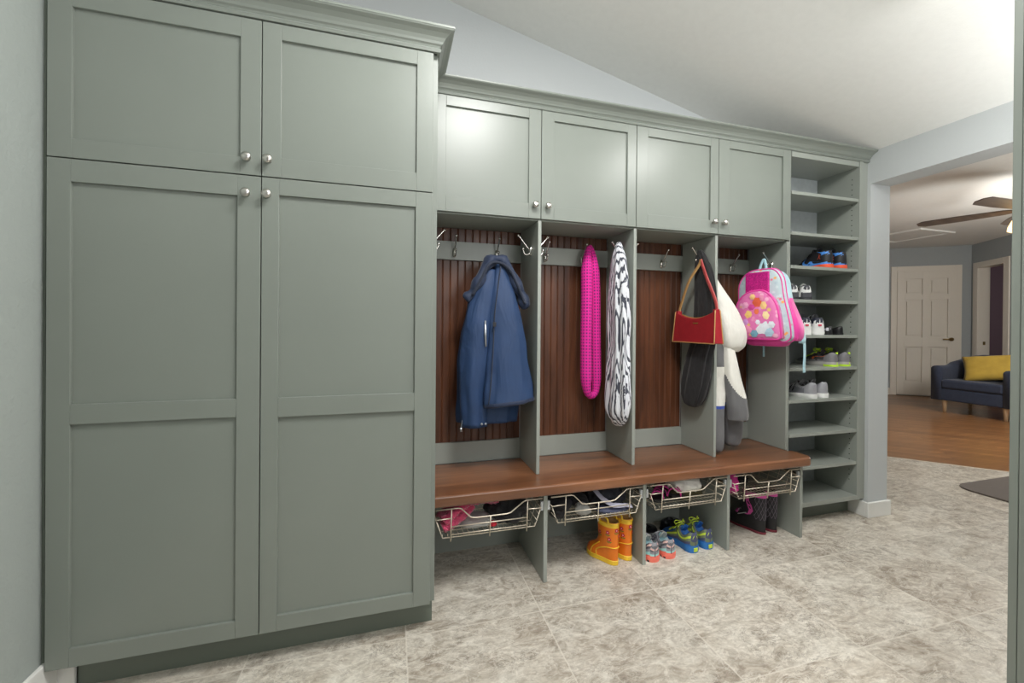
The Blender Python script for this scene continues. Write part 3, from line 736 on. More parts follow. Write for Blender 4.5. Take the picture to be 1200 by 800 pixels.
# -- boots
def boot(name, label, loc, rz, L, W, H, cols, matfn, trim, parts, group, shaft=.58, lining='tan_leather', sole='rubber_black', sole_h=.02, sole2=None):
    t = thing(name, label, 'boot', loc, rz, group)
    zs = [sole_h*.8,.03,.045,.058,.068,.078,.09,.105,.125,.16,.20,H*.92,H]
    zs = [z for i, z in enumerate(zs) if z <= H+1e-6]
    tab = [(0,1.0),(.03,.995),(.045,.975),(.058,.92),(.068,.84),(.078,.75),(.09,.675),(.105,.63),(.125,.60),(.2,shaft),(1,shaft)]
    n = 32; rings = []; bm = bmesh.new()
    def ring(z, k=1.0):
        xm = lerp_tab(tab, z)*L; b = min(1, max(0, (z-.05)/.06)); out = []
        for j in range(n):
            a = 2*PI*j/n; c, s_ = math.cos(a), math.sin(a)
            xe = xm*.5+xm*.5*c*k; ye = W*.42*s_*(1+.12*min(1,max(0,(z-.12)/.12)))*k       # shaft ellipse
            tt = min(1, max(0, .5-.5*(-c))); tt = .5+.5*c
            yf = math.copysign(smooth_tab(WT, tt)*W*1.0, s_) if abs(s_) > 1e-6 else 0
            yf = s_*max(abs(s_),.4)**-.6*smooth_tab(WT, tt)*W
            yf *= 1-.25*min(1, max(0, (z-.03)/.06))*(1 if c > 0 else .4)
            out.append(Vector((xe, yf*(1-b)+ye*b, z)))
        return out
    for z in zs: rings.append([bm.verts.new(p) for p in ring(z)])
    for k, z in ((.93,H),(.90,H-.03),(.85,H-.09)): rings.append([bm.verts.new(p) for p in ring(z, k)])
    nz = len(zs)
    for i in range(len(rings)-1):
        for j in range(n):
            f = bm.faces.new((rings[i][j], rings[i][(j+1)%n], rings[i+1][(j+1)%n], rings[i+1][j]))
            zc_ = f.calc_center_median()
            f.material_index = matfn(zc_, j/n) if i < nz-1 else len(cols)-1
    bm.faces.new(rings[0][::-1]); bm.faces.new(rings[-1]).material_index = len(cols)-1
    bmesh.ops.recalc_face_normals(bm, faces=bm.faces)
    mk('shaft', bm, cols, t, smooth=True)
    bm = bmesh.new(); R1 = [ring(.02) for _ in range(3)]
    lv = []
    for k, z in ((.97,0),(1.05,.004),(1.06,sole_h),(1.0,sole_h+.002)):
        lv.append([bm.verts.new(Vector((L*.5+(p.x-L*.5)*(1+(k-1)*.5), p.y*k, z))) for p in ring(.02)])
    for A, B in zip(lv, lv[1:]):
        for j in range(n): bm.faces.new((A[j],A[(j+1)%n],B[(j+1)%n],B[j]))
    bm.faces.new(lv[0][::-1]); bm.faces.new(lv[-1]); bmesh.ops.recalc_face_normals(bm, faces=bm.faces)
    mk('sole', bm, sole, t)
    def surf(z, a, k=1.02):
        r = ring(z, 1.0); x = (a/(2*PI)*n)%n; i = int(x); f = x-i
        p = r[i].lerp(r[(i+1)%n], f); c = Vector((lerp_tab(tab, z)*L*.5, 0, z))
        return c+(p-c)*k
    parts(t, surf, L, W, H)
    return t
org, yel = C('boot_orange',(232,122,28),.35), C('boot_yellow',(240,196,52),.35)
def rb_parts(t, surf, L, W, H):
    bm = bmesh.new()
    tube(bm, [surf(H-.006-.012*(1-math.cos(a))*0, a, 1.02) for a in [2*PI*k/28 for k in range(28)]], .0035, 6, closed=True)
    r0 = [[bm.verts.new(surf(z, 2*PI*k/28, 1.025)) for k in range(28)] for z in (H-.026,H-.001)]
    for k in range(28): bm.faces.new((r0[0][k],r0[0][(k+1)%28],r0[1][(k+1)%28],r0[1][k]))
    mk('top_band', bm, yel, t, smooth=True)
    for a0 in (.5*PI, 1.5*PI):
        bm = bmesh.new(); q = [surf(H-.012, a0-.45, 1.03), surf(H+.0-.004, a0-.38, 1.03)+Vector((0,0,.022)), surf(H-.004, a0, 1.03)+Vector((0,0,.03)), surf(H-.004, a0+.38, 1.03)+Vector((0,0,.022)), surf(H-.012, a0+.45, 1.03)]
        tube(bm, curve(q, 10), .0045, 6); mk('pull_handle', bm, yel, t, smooth=True)
    bm = bmesh.new()
    for a0 in (.52*PI, 1.48*PI):
        sgn = 1 if a0 < PI else -1
        tube(bm, curve([surf(.022, a0-sgn*.15, 1.03), surf(.055, a0-sgn*.25, 1.03), surf(.085, a0+sgn*.1, 1.03), surf(.092, a0+sgn*.9, 1.03), surf(.094, PI, 1.03)], 14), .003, 5)
        tube(bm, curve([surf(.022, a0-sgn*.55, 1.03), surf(.06, a0-sgn*.6, 1.03), surf(.1, a0-sgn*.5, 1.03)], 8), .0026, 5)
    mk('welt', bm, yel, t, smooth=True)
    for (z, a) in ((.170,.62*PI),(.135,.66*PI),(.185,.92*PI),(.165,1.35*PI),(.055,.20*PI),(.155,.35*PI),(.15,1.08*PI)):
        c = surf(z, a, 1.03); e1 = (surf(z, a+.1, 1.03)-surf(z, a-.1, 1.03)).normalized(); e2 = Vector((0,0,1)); nn_ = e1.cross(e2)
        bm = bmesh.new()
        def disc(cc, r, n_, mi, lobes=0):
            f = bm.faces.new([bm.verts.new(cc+(e1*math.cos(2*PI*k/n_)+e2*math.sin(2*PI*k/n_))*r*(1+(.25*math.cos(lobes*2*PI*k/n_) if lobes else 0))) for k in range(n_)]); f.material_index = mi
        disc(c, .0095, 20, 0, 5); disc(c+nn_*.0012, .0035, 8, 1)
        for s_ in (-1,1):
            b_ = c+e2*-.016
            f = bm.faces.new([bm.verts.new(b_+v) for v in (e1*0, e1*s_*.006+e2*.004, e1*s_*.014+e2*.006, e1*s_*.008-e2*.002)]); f.material_index = 2
        f = bm.faces.new([bm.verts.new(c+v) for v in (e2*-.008+e1*.001, e2*-.008-e1*.001, e2*-.022-e1*.001, e2*-.022+e1*.001)]); f.material_index = 2
        mk('flower', bm, [C('flower_red',(190,30,60)), C('flower_pink',(240,190,200)), C('leaf_green',(90,130,50))], t)
for x, y, lb in ((1.140,1.920,'orange child rain boot with yellow trim and red flowers, left of its pair'),(1.234,1.940,'orange child rain boot with yellow trim, right one nearest bench upright')):
    boot('rain_boot', lb, (x,y,0), D90+.42, .20, .084, .222, [org, C('boot_tan_lining',(206,160,100))], lambda c, j: 0, yel, rb_parts, 'orange rain boots under the bench', sole=yel, sole_h=.024, shaft=.62)
bk, pk = C('boot_black_quilt',(38,36,42),.6), C('boot_pink',(226,92,176),.5)
def sbm(c, j):
    if c.z < .075: return 1
    return 0
def sb_parts(t, surf, L, W, H):
    bm = bmesh.new()
    r0 = [[bm.verts.new(surf(z, 2*PI*k/28, 1.03)) for k in range(28)] for z in (H-.024,H)]
    for k in range(28): bm.faces.new((r0[0][k],r0[0][(k+1)%28],r0[1][(k+1)%28],r0[1][k]))
    mk('top_band', bm, pk, t, smooth=True)
    bm = bmesh.new()
    for k in range(-4,9):
        for sgn in (-1,1):
            q = []
            for i in range(15):
                z = .085+(H-.11)*i/14; a = .45*PI+k*.36+sgn*(z-.085)*7.5
                if .60*PI < a < 1.40*PI: q.append(surf(z, a, 1.012))
            if len(q) > 2: tube(bm, q, .0009, 4)
    mk('quilting', bm, C('quilt_thread',(120,112,122)), t)
    bm = bmesh.new()
    for a0, sg_ in ((.42*PI,1),(1.58*PI,-1)):
        L1 = [surf(z, a0+sg_*da, 1.035) for z, da in ((H-.02,-.25),(H-.06,-.22),(.16,-.05),(.13,.18),(.105,.12),(.095,-.1))]
        L2 = [surf(z, a0+sg_*da, 1.035) for z, da in ((H-.02,.10),(H-.06,.16),(.16,.40),(.13,.52),(.105,.35),(.095,.1))]
        A = [bm.verts.new(p) for p in L1]; B = [bm.verts.new(p) for p in L2]
        for i in range(5): bm.faces.new((A[i],A[i+1],B[i+1],B[i]))
    mk('side_stripe', bm, pk, t, smooth=True)
    bm = bmesh.new(); tube(bm, [surf(.078, .18*PI, 1.05), surf(.092, .1, 1.05), surf(.078, -.18*PI, 1.05)], [.012,.013,.012], 8, flat=(1,.5)); mk('strap', bm, pk, t, smooth=True)
    bm = bmesh.new()
    tube(bm, curve([surf(.075,.30*PI,1.05), surf(.095,.36*PI,1.05), surf(.105,.42*PI,1.05)], 6), .0025, 5); tube(bm, curve([surf(.09,.12*PI,1.08), surf(.11,.16*PI,1.10), surf(.112,.22*PI,1.08)], 6), .002, 5)
    mk('buckle', bm, C('boot_grey_clip',(190,190,194)), t)
for x, y, lb in ((2.172,1.968,'black quilted snow boot with pink trim, left of its pair in last bay'),(2.262,1.972,'black quilted snow boot with pink trim, right one against the end upright')):
    boot('snow_boot', lb, (x,y,0), D90+.20, .245, .092, .245, [bk, C('boot_black_rubber',(34,34,36),.4), C('boot_black_lining',(30,28,30))], sbm, pk, sb_parts, 'black and pink snow boots', sole=C('boot_sole_maroon',(120,40,54)), sole_h=.012, shaft=.56)

# -- shoes on the shelves (heel out)
wht, blk = C('shoe_white',(232,232,230)), C('shoe_black',(28,28,32))
# black high tops with blue and orange, shelf at 1.643
sh = Shoe(.25,.105,.118,.026,.018,HT_HIGH,(.035,.42))
ob, bl = C('shoe_orange_red',(236,92,56)), C('shoe_bright_blue',(72,140,222))
def m_hi(t, q, z):
    if z < .034 and t < .75: return 1
    if .092 < z and t < .36 and abs(q) > .42: return 1 if .16 > t-.05 > -.2 and z < .108 else 0
    return 0
def arc(c0, c1, r0, r1, a0, a1, n, w):
    P = []
    for k in range(n):
        f = k/(n-1); a = a0+(a1-a0)*f
        ww = w*math.sin(PI*(.12+.85*f))
        P.append((c0+r0*math.cos(a), c1+r1*math.sin(a), r0*ww, r1*ww))
    out = []
    for k in range(n-1):
        a, b = P[k], P[k+1]; A = a0+(a1-a0)*k/(n-1); B = a0+(a1-a0)*(k+1)/(n-1)
        out.append([(a[0],a[1]),(b[0],b[1]),(b[0]+b[2]*math.cos(B),b[1]+b[3]*math.sin(B)),(a[0]+a[2]*math.cos(A),a[1]+a[3]*math.sin(A))])
    return out
def jump(c, q0, s):   # small leaping figure emblem
    return [[(c+dx*s, q0+dq*s*3.2) for dx, dq in pg] for pg in (
        [(-.01,-.02),(.01,-.02),(.012,.0),(-.008,.0)], [(-.006,.0),(.008,.0),(.05,.035),(.046,.042)], [(-.008,.0),(.004,.0),(-.05,.05),(-.055,.043)],
        [(.0,-.02),(.008,-.02),(.012,-.07),(.007,-.07)], [(-.01,-.02),(-.004,-.012),(-.045,-.012),(-.045,-.018)], [(-.004,-.03),(.006,-.03),(.006,-.022),(-.004,-.022)])]
for x, y, lb in ((2.735,2.005,'black high top with blue crescent and orange emblem, left of its pair on upper shelf'),(2.858,2.007,'black high top with blue and orange sole, right of its pair on upper shelf')):
    shoe_obj('high_top', lb, (x,y,SZ[2]), D90+.01, sh, [blk, bl, C('shoe_black_lining',(40,40,42))], m_hi, [ob, bl, blk], lambda t, j: 0 if t < .52 else 2, 'black high tops', laces=blk, tongue=blk,
        decals=[('emblem', ob, jump(.22,.70,.75)+jump(.22,-.70,.75)), ('crescent', bl, arc(.50,.62,.10,.26,-1.2,2.0,9,.5)+arc(.50,-.62,.10,-.26,-1.2,2.0,9,.5)),
                ('collar_stripe', bl, [[(.03,.50),(.16,.48),(.30,.44),(.16,.56),(.03,.58)],[(.03,-.50),(.16,-.48),(.30,-.44),(.16,-.56),(.03,-.58)]]),
                ('sole_stripe', bl, [[(.0,.90),(.15,.90),(.3,.88),(.45,.82),(.5,.86),(.4,.97),(.0,.99)],[(.0,-.90),(.15,-.90),(.3,-.88),(.45,-.82),(.5,-.86),(.4,-.97),(.0,-.99)]])])
# white with black heels, shelf at 1.431
sw = Shoe(.23,.092,.098,.022,.016)
dkg = C('shoe_charcoal',(70,70,76))
def m_wb(t, q, z):
    if t < .07 and abs(q) > .80: return 1
    if abs(q) < .56 and t < .42: return 1
    return 0
for x, y, lb in ((2.455,2.035,'white shoe with charcoal heel on second used shelf, left of its pair beside backpack'),(2.560,2.030,'white shoe with charcoal heel on second used shelf, right of its pair')):
    shoe_obj('sneaker', lb, (x,y,SZ[3]), D90-.62, sw, [wht, dkg, C('shoe_grey_lining',(120,120,120))], m_wb, [dkg, blk], lambda t, j: 0, 'white shoes with charcoal heels', laces=wht, tongue=wht, heel_tab=(dkg,.032,.026,.016))
# white and navy basketball shoes, shelf at 1.208
sn = Shoe(.24,.098,.112,.026,.02,HT_HIGH)
nav = C('shoe_navy',(44,46,62)); redm = C('shoe_red_mark',(216,70,96))
def m_wn(t, q, z):
    if t < .12: return 0 if abs(q) > .56+t*1.5 else 1
    if abs(q) > .84: return 0
    return 1 if t < .45 else 0
for x, y, lb in ((2.540,2.012,'white and navy sneaker with red heel mark, left one, partly behind backpack pocket'),(2.646,2.010,'white and navy sneaker with red heel mark, right one, beside the black sandal')):
    shoe_obj('sneaker', lb, (x,y,SZ[4]), D90-.55, sn, [wht, nav, C('shoe_grey_lining',(120,120,120))], m_wn, [wht, wht], lambda t, j: 0, 'white and navy sneakers', laces=wht, tongue=C('shoe_grey_tongue',(130,130,134)), heel_tab=(redm,.062,.009,.006))
# black sandals beside them
sa = Shoe(.16,.066,.056,.014,.010,HT_FLAT,(.04,.58))
silv = C('sandal_silver',(200,200,206),.3)
for x, y, lb, dc in ((2.755,2.015,'small black sandal with silver buckle beside the white and navy sneakers',True),(2.850,2.015,'small plain black shoe at the right end of the sandal shelf',False)):
    shoe_obj('sandal', lb, (x,y,SZ[4]), D90+.1, sa, [M['black_leather'], C('shoe_black_lining',(40,40,42))], lambda t, q, z: 0, ['rubber_black'], lambda t, j: 0, 'small black sandals',
        decals=[('buckle', silv, [[(.04,.55),(.12,.55),(.12,.85),(.04,.85)],[(.004,.2),(.012,.55),(.012,.8),(.006,.6)],[(.14,.60),(.22,.60),(.22,.82),(.14,.82)]])] if dc else ())
# grey runners with neon laces, shelf at 1.001
sr = Shoe(.265,.10,.092,.030,.022)
g1, g2, neon, orr = C('runner_dark_grey',(64,62,64)), C('runner_mid_grey',(120,118,122)), C('neon_yellow',(196,236,60)), C('mark_orange',(236,112,56))
def m_nk(t, q, z): return 1 if t < .22 or z < .04 else 0
swoosh = [[(.17,.50),(.30,.60),(.42,.76),(.47,.84),(.50,.80),(.50,.70),(.47,.66),(.44,.70),(.34,.62),(.24,.54)]]
for x, y, lb in ((2.775,1.996,'grey running shoe with neon laces and orange mark, left of its pair'),(2.888,1.999,'grey running shoe with neon laces, right of its pair at the shelf end')):
    shoe_obj('running_shoe', lb, (x,y,SZ[5]), D90+.01, sr, [g1, g2, C('runner_lining',(58,56,58))], m_nk, [C('sole_pale_grey',(170,168,164)), neon], lambda t, j: 1 if (j in (0,5) and t < .4) or (t < .22 and j in (0,4)) else 0, 'grey running shoes with neon laces', laces=neon, tongue=g1, bow=.5,
        decals=[('mark', orr, swoosh+[[(a,-b) for a, b in swoosh[0]]])], heel_tab=(neon,.088,.005,.006))
# silver runners with dark stripes, shelf at .800
s1_ = Shoe(.255,.10,.10,.028,.020)
slv, dks = C('runner_silver',(156,156,162),.35), C('runner_stripe',(36,36,42))
for x, y, lb in ((2.612,2.006,'silver grey running shoe with dark stripes and white sole, left of its pair'),(2.716,2.012,'silver grey running shoe with white sole, right of its pair on lower shelf')):
    shoe_obj('running_shoe', lb, (x,y,SZ[6]), D90+.12, s1_, [slv, C('runner_grey',(122,122,130)), C('runner_lining',(58,56,58))], lambda t, q, z: 1 if t > .2 and z < .062 else 0, [wht], lambda t, j: 0, 'silver running shoes', laces=C('lace_grey',(150,150,156)), tongue=slv,
        decals=[('stripe', dks, [[(a,s_*.50),(a+.035,s_*.50),(a+.10,s_*.90),(a+.065,s_*.90)]]) for a in (.40,.49,.58) for s_ in (1,-1)])

# ------------------------------------------------------------------ basket contents
def roll(name, label, cat_, pts, r, mat, flat=(1,.6), n=14, grp=None):
    bm = bmesh.new(); tube(bm, curve(pts, 18), r, n, flat=flat)
    for v in bm.verts: v.co += Vector((noise.noise(v.co*40), noise.noise(v.co*40+Vector((5,0,0))), noise.noise(v.co*40+Vector((0,7,0)))))*.006
    return tag(mk(name, bm, mat, smooth=True), label, cat_, grp)
bm = bmesh.new()
tube(bm, curve([(.225,1.935,.345),(.27,1.95,.375),(.34,1.98,.402),(.42,1.99,.412),(.47,2.0,.40),(.475,2.05,.385)], 24), [.042]*24, 18, flat=(1.3,.62))
tube(bm, curve([(.228,1.925,.318),(.27,1.93,.335),(.31,1.94,.355),(.36,1.98,.372)], 18), [.034]*18, 16, flat=(1.2,.75))
for v in bm.verts: v.co += Vector((noise.noise(v.co*70), noise.noise(v.co*70+Vector((5,0,0))), noise.noise(v.co*70+Vector((0,7,0)))))*.010
tag(mk('fleece_scarf', bm, 'pink_fuzz', smooth=True), 'folded rose pink fleece scarf in the leftmost wire basket', 'scarf')
tag(blob('knit_hat', (.555,2.03,.292), (.105,.12,.115), 'black_cloth', seed=2), 'crumpled black knit hat in the leftmost basket beside pink fleece', 'hat')
tag(blob('mitten', (.47,1.93,.292), (.016,.018,.022), C('mitten_red',(206,44,60),.8), seed=5), 'small red mitten tucked between pink fleece and black hat', 'mitten')
tag(blob('grey_cloth', (.40,1.985,.292), (.10,.07,.035), 'ltgrey_cloth', seed=8, amp=.15), 'flat grey cloth lying under the pink fleece in basket', 'cloth')
def glove(name, label, loc, rz, mat, s=1.0, cuff=None, grp=None):
    t = thing(name, label, 'glove', loc, rz, grp); bm = bmesh.new()
    # palm and five fingers
    tube(bm, curve([(0,0,.018),(.03*s,0,.022),(.07*s,0,.024),(.10*s,0,.02)], 10), [.026*s,.034*s,.037*s,.039*s,.041*s,.042*s,.042*s,.041*s,.038*s,.03*s], 14, flat=(1,.55))
    for k, (yy, ln) in enumerate(((-.03,.055),(-.011,.072),(.009,.07),(.028,.058))):
        a = yy*6
        tube(bm, curve([(.085*s,yy*s,.02),((.10+ln*.5)*s,(yy+a*.02)*s,.026),((.10+ln)*s,(yy+a*.05)*s,.014)], 8), [.0115*s]*7+[.006*s], 8)
    tube(bm, curve([(.03*s,.03*s,.02),(.06*s,.055*s,.02),(.085*s,.062*s,.016)], 7), [.014*s]*6+[.007*s], 8)
    mk('palm', bm, mat, t, smooth=True)
    bm = bmesh.new(); tube(bm, [(-.055*s,0,.018),(-.03*s,0,.02),(0,0,.019),(.008*s,0,.019)], [.036*s,.033*s,.029*s,.028*s], 14, flat=(1,.55)); mk('cuff', bm, cuff or mat, t, smooth=True)
    return t
glv_b, glv_g = 'black_cloth', C('glove_charcoal',(62,62,66),.8)
glove('glove', 'charcoal glove against left side of the basket above the rain boots', (.83,1.965,.292), .9, glv_g, 1.1, glv_b)
glove('glove', 'black ski glove with pale grey cuff in middle of second basket', (.955,1.975,.294), 1.3, glv_b, 1.15, 'ltgrey_cloth')
tag(blob('winter_hat', (1.12,2.03,.292), (.10,.12,.115), C('hat_charcoal',(44,46,54),.9), seed=11), 'dark charcoal winter hat at right of the second basket', 'hat')
tag(blob('winter_scarf', (.86,2.11,.292), (.085,.10,.12), 'black_cloth', seed=14, amp=.35), 'bunched black scarf at back left of the second basket', 'scarf')
roll('webbing_strap', 'pale lilac grey strap draped over front of the second basket', 'strap', [(1.04,2.06,.400),(1.035,1.98,.385),(1.06,1.915,.352),(1.095,1.884,.335),(1.16,1.886,.330),(1.205,1.90,.315)], .011, C('strap_lilac_grey',(186,186,204),.7), (1.2,.4))
tag(blob('nylon_pouch', (1.11,1.925,.292), (.095,.045,.03), C('pouch_slate',(84,90,116),.6), seed=17, amp=.15), 'flat slate blue pouch at right front of the second basket', 'pouch')
# strapped sandals (magenta and black)
def strap_sandal(label, loc, rz):
    t = thing('strap_sandal', label, 'sandal', loc, rz, 'magenta strapped sandals in the third basket')
    s_ = Shoe(.21,.085,.05,.014,.012)
    bm = bmesh.new(); rows = []
    for i in range(31):
        tt = i/30; w = s_.w(tt)
        rows.append([bm.verts.new(p) for p in ((tt*.21,-w,0),(tt*.21,-w,.016),(tt*.21,w,.016),(tt*.21,w,0))])
    for A, B in zip(rows, rows[1:]):
        for j in range(4): bm.faces.new((A[j],A[(j+1)%4],B[(j+1)%4],B[j]))
    bm.faces.new(rows[0][::-1]); bm.faces.new(rows[-1]); bmesh.ops.recalc_face_normals(bm, faces=bm.faces)
    mk('sole', bm, 'rubber_black', t)
    for k, tt in enumerate((.12,.28,.44,.58,.70,.80)):
        w = s_.w(tt); bm = bmesh.new(); dx = .02*(1 if k%2 else -1)
        tube(bm, curve([(tt*.21-dx,-w,.008),(tt*.21-dx*.5,-w*.8,.03+.01*(k < 2)),(tt*.21,0,.042+.012*(k < 2)),(tt*.21+dx*.5,w*.8,.03+.01*(k < 2)),(tt*.21+dx,w,.008)], 12), .0045, 6, flat=(1.2,.6))
        mk('strap', bm, 'magenta' if k != 2 else 'black_cloth', t, smooth=True)
strap_sandal('black sandal with magenta straps at left of the third basket', (1.36,1.905,.312), .75)
strap_sandal('black sandal with magenta straps in middle of the third basket', (1.47,1.915,.312), .55)
tag(blob('cloth_bag', (1.60,2.0,.335), (.10,.09,.088), 'white_cloth', seed=21, amp=.18), 'crumpled off-white cloth bundle on top of third basket', 'bundle')
tag(blob('beanie', (1.60,2.03,.292), (.14,.10,.075), C('cap_olive',(74,70,46),.9), seed=23), 'olive knit beanie beneath the off-white bundle in the third basket', 'cap')
tag(blob('folded_top', (1.885,2.0,.30), (.045,.10,.125), 'magenta', seed=27), 'magenta folded top at left of the last wire basket', 'clothing')
tag(blob('dark_glove', (2.05,2.12,.292), (.09,.09,.05), 'black_cloth', seed=29, amp=.35), 'crumpled black mitten at back of the last wire basket', 'mitten')

# ------------------------------------------------------------------ hanging jacket
jk = thing('hooded_jacket', 'navy blue hooded softshell jacket hanging in the leftmost locker', 'jacket', (.52,2.12,.72))
def jp(o): return part(o, jk)
def hem(a, t): return -.012*math.cos(a)*t
bm = loft([(1.60,.525,2.19,.03,.03),(1.53,.515,2.17,.075,.05),(1.44,.515,2.16,.11,.06),(1.30,.510,2.16,.140,.07),(1.15,.500,2.16,.155,.075),(1.0,.495,2.15,.160,.08),(.86,.492,2.15,.160,.08),(.745,.490,2.15,.155,.078)], 34, 44, .05, 6, .8, 2.3, 1.4, jitter=.07)
jp(mk('body', bm, 'navy', None, smooth=True))
bm = loft([(1.58,.535,2.10,.02,.02),(1.50,.540,2.085,.045,.035),(1.38,.548,2.070,.072,.045),(1.22,.562,2.060,.092,.05),(1.06,.568,2.052,.105,.055),(.94,.572,2.048,.118,.06),(.865,.576,2.045,.128,.066)], 30, 40, .045, 5, 2.1, 2.4, 1.2, jitter=.09, caps=(True,False), shift=lambda a, t: .014*math.cos(a)*t*t)
jp(mk('front_flap', bm, 'navy', None, smooth=True))
bm = loft([(.872,.576,2.045,.130,.068),(.866,.576,2.045,.132,.070),(.854,.576,2.045,.131,.069),(.852,.576,2.045,.120,.060),(.90,.575,2.047,.110,.05)], 8, 40, .03, 5, 2.1, 2.4, .8, caps=(False,True), shift=lambda a, t: .014*math.cos(a))
jp(mk('flap_hem', bm, ['navy_mid'], None, smooth=True))
# left sleeve hanging behind
bm = loft([(1.54,.487,2.10,.028,.03),(1.46,.466,2.09,.050,.04),(1.36,.443,2.085,.066,.045),(1.26,.424,2.083,.072,.05),(1.14,.410,2.083,.074,.052),(1.0,.402,2.083,.070,.052),(.86,.402,2.085,.066,.05),(.735,.405,2.085,.062,.046)], 30, 36, .06, 4, .3, 2.2, 1.8, jitter=.10)
jp(mk('sleeve', bm, 'navy', None, smooth=True))
bm = loft([(.98,.64,2.19,.035,.05),(.85,.635,2.18,.04,.05),(.735,.625,2.18,.038,.048)], 12, 24, .04, 4, .3); jp(mk('sleeve', bm, 'navy', None, smooth=True))
bm = bmesh.new()
pts = curve([(.362,2.10,1.385),(.392,2.085,1.415),(.420,2.075,1.47),(.455,2.075,1.55),(.50,2.085,1.592),(.545,2.085,1.592),(.585,2.075,1.535),(.625,2.065,1.455),(.652,2.062,1.40),(.668,2.062,1.345)], 40)
tube(bm, pts, [.027+.006*math.sin(i*.9) for i in range(40)], 14, flat=(1,1))
for v in bm.verts: v.co += Vector((noise.noise(v.co*28), noise.noise(v.co*28+Vector((5,0,0))), noise.noise(v.co*28+Vector((0,7,0)))))*.008
h_ = jp(mk('hood', bm, 'navy_mid', None, smooth=True))
bm = bmesh.new(); tube(bm, curve([(.385,2.058,1.40),(.43,2.045,1.49),(.47,2.045,1.56),(.52,2.055,1.574),(.575,2.045,1.54),(.62,2.034,1.45),(.655,2.03,1.365)], 30), .007, 6); mk('hood_edge', bm, 'navy_dk', h_, smooth=True)
bm = loft([(1.575,.52,2.15,.03,.03),(1.50,.515,2.12,.10,.035),(1.40,.51,2.115,.125,.04),(1.32,.51,2.12,.11,.04)], 12, 28, .05, 5, .6); jp(mk('hood_lining', bm, 'navy_dk', None, smooth=True))
bm = bmesh.new(); tube(bm, curve([(.530,2.052,1.555),(.512,2.035,1.44),(.492,2.02,1.30),(.483,2.008,1.12),(.470,1.998,.95),(.458,1.99,.86)], 24), .0028, 6); jp(mk('front_zip', bm, 'navy_dk', None, smooth=True))
bm = bmesh.new(); tube(bm, [(.447,2.03,1.275),(.447,2.026,1.21),(.450,2.024,1.145)], [.004,.0055,.004], 6, flat=(1.2,.6)); o = jp(mk('pocket_zip', bm, 'zip', None, smooth=True))
bm = bmesh.new(); box(bm, .480,.497,2.004,2.007,1.245,1.268); jp(mk('badge', bm, C('badge_black',(26,28,34)), None, bevel=.001))
for x, z in ((.435,.742),(.455,.742)):
    bm = bmesh.new(); lathe(bm, [(.006,0),(.006,-.003),(.003,-.005)], (x,2.042,z+.012), 'y', 10); jp(mk('snap', bm, 'zip', None, smooth=True))
bm = bmesh.new(); tube(bm, curve([(.345,2.075,.79),(.338,2.07,.755),(.334,2.07,.735)], 6), .002, 5); tube(bm, [(.334,2.07,.735),(.336,2.07,.715)], [.006,.006], 8); jp(mk('drawcord_toggle', bm, 'zip', None, smooth=True))

# ------------------------------------------------------------------ scarves
pts = [(1.108,2.205,1.715),(1.092,2.195,1.69),(1.080,2.185,1.60),(1.076,2.175,1.40),(1.073,2.172,1.15),(1.074,2.17,.95),(1.080,2.17,.885),(1.092,2.172,.858),(1.115,2.178,.848),(1.138,2.184,.865),(1.148,2.19,.91),(1.148,2.195,1.0),(1.143,2.195,1.2),(1.138,2.195,1.45),(1.130,2.20,1.62),(1.120,2.205,1.69)]
cv = [Vector(cat(pts+[pts[0]], i/80)) for i in range(80)]
bm = bmesh.new()
tube(bm, cv, [.016+.019*min(1, max(0, (1.72-p.z)/.14)) - .013*min(1, max(0, (.95-p.z)/.09)) for p in cv], 18, closed=True, flat=(1.0,.85), uv=.21)
lo = bm.loops
tag(mk('infinity_scarf', bm, 'knit', smooth=True), 'magenta open-knit loop scarf hanging in the second locker', 'scarf')
bm = bmesh.new(); tube(bm, [(1.143+.034*math.cos(a),2.196+.034*math.sin(a),1.555) for a in [2*PI*k/20 for k in range(20)]], .003, 5, closed=True)
bm.free()
bm = loft([(1.722,1.218,2.068,.012,.016),(1.68,1.216,2.066,.024,.036),(1.60,1.214,2.062,.034,.062),(1.45,1.212,2.060,.040,.078),(1.30,1.212,2.056,.043,.088),(1.15,1.212,2.054,.040,.078),(1.0,1.210,2.052,.044,.088),(.86,1.208,2.050,.047,.100),(.77,1.208,2.050,.044,.088),(.715,1.210,2.050,.026,.05),(.70,1.210,2.05,.010,.02)], 56, 80, .10, 7, .5, 2.0, 3.0, jitter=.10)
tag(mk('zebra_scarf', bm, 'zebra', smooth=True), 'black and white zebra print scarf hanging beside the magenta scarf', 'scarf')
bm = loft([(1.715,1.780,2.085,.010,.018),(1.66,1.782,2.075,.020,.045),(1.55,1.784,2.055,.022,.076),(1.40,1.785,2.045,.020,.090),(1.28,1.786,2.05,.018,.095),(1.16,1.785,2.065,.018,.098),(1.08,1.776,2.08,.028,.100),(.95,1.770,2.10,.036,.106),(.85,1.768,2.118,.038,.098),(.785,1.768,2.128,.030,.066),(.765,1.768,2.128,.012,.025)], 44, 64, .085, 8, 1.2, 2.2, 1.2, jitter=.08)
tag(mk('long_scarf', bm, 'black_cloth', smooth=True), 'long black scarf hanging behind the red handbag', 'scarf')

# ------------------------------------------------------------------ handbag
hb = thing('handbag', 'red leather shoulder bag with tan piping hanging over the black scarf', 'handbag', (1.69,2.03,1.16))
def hbp(o): return part(o, hb)
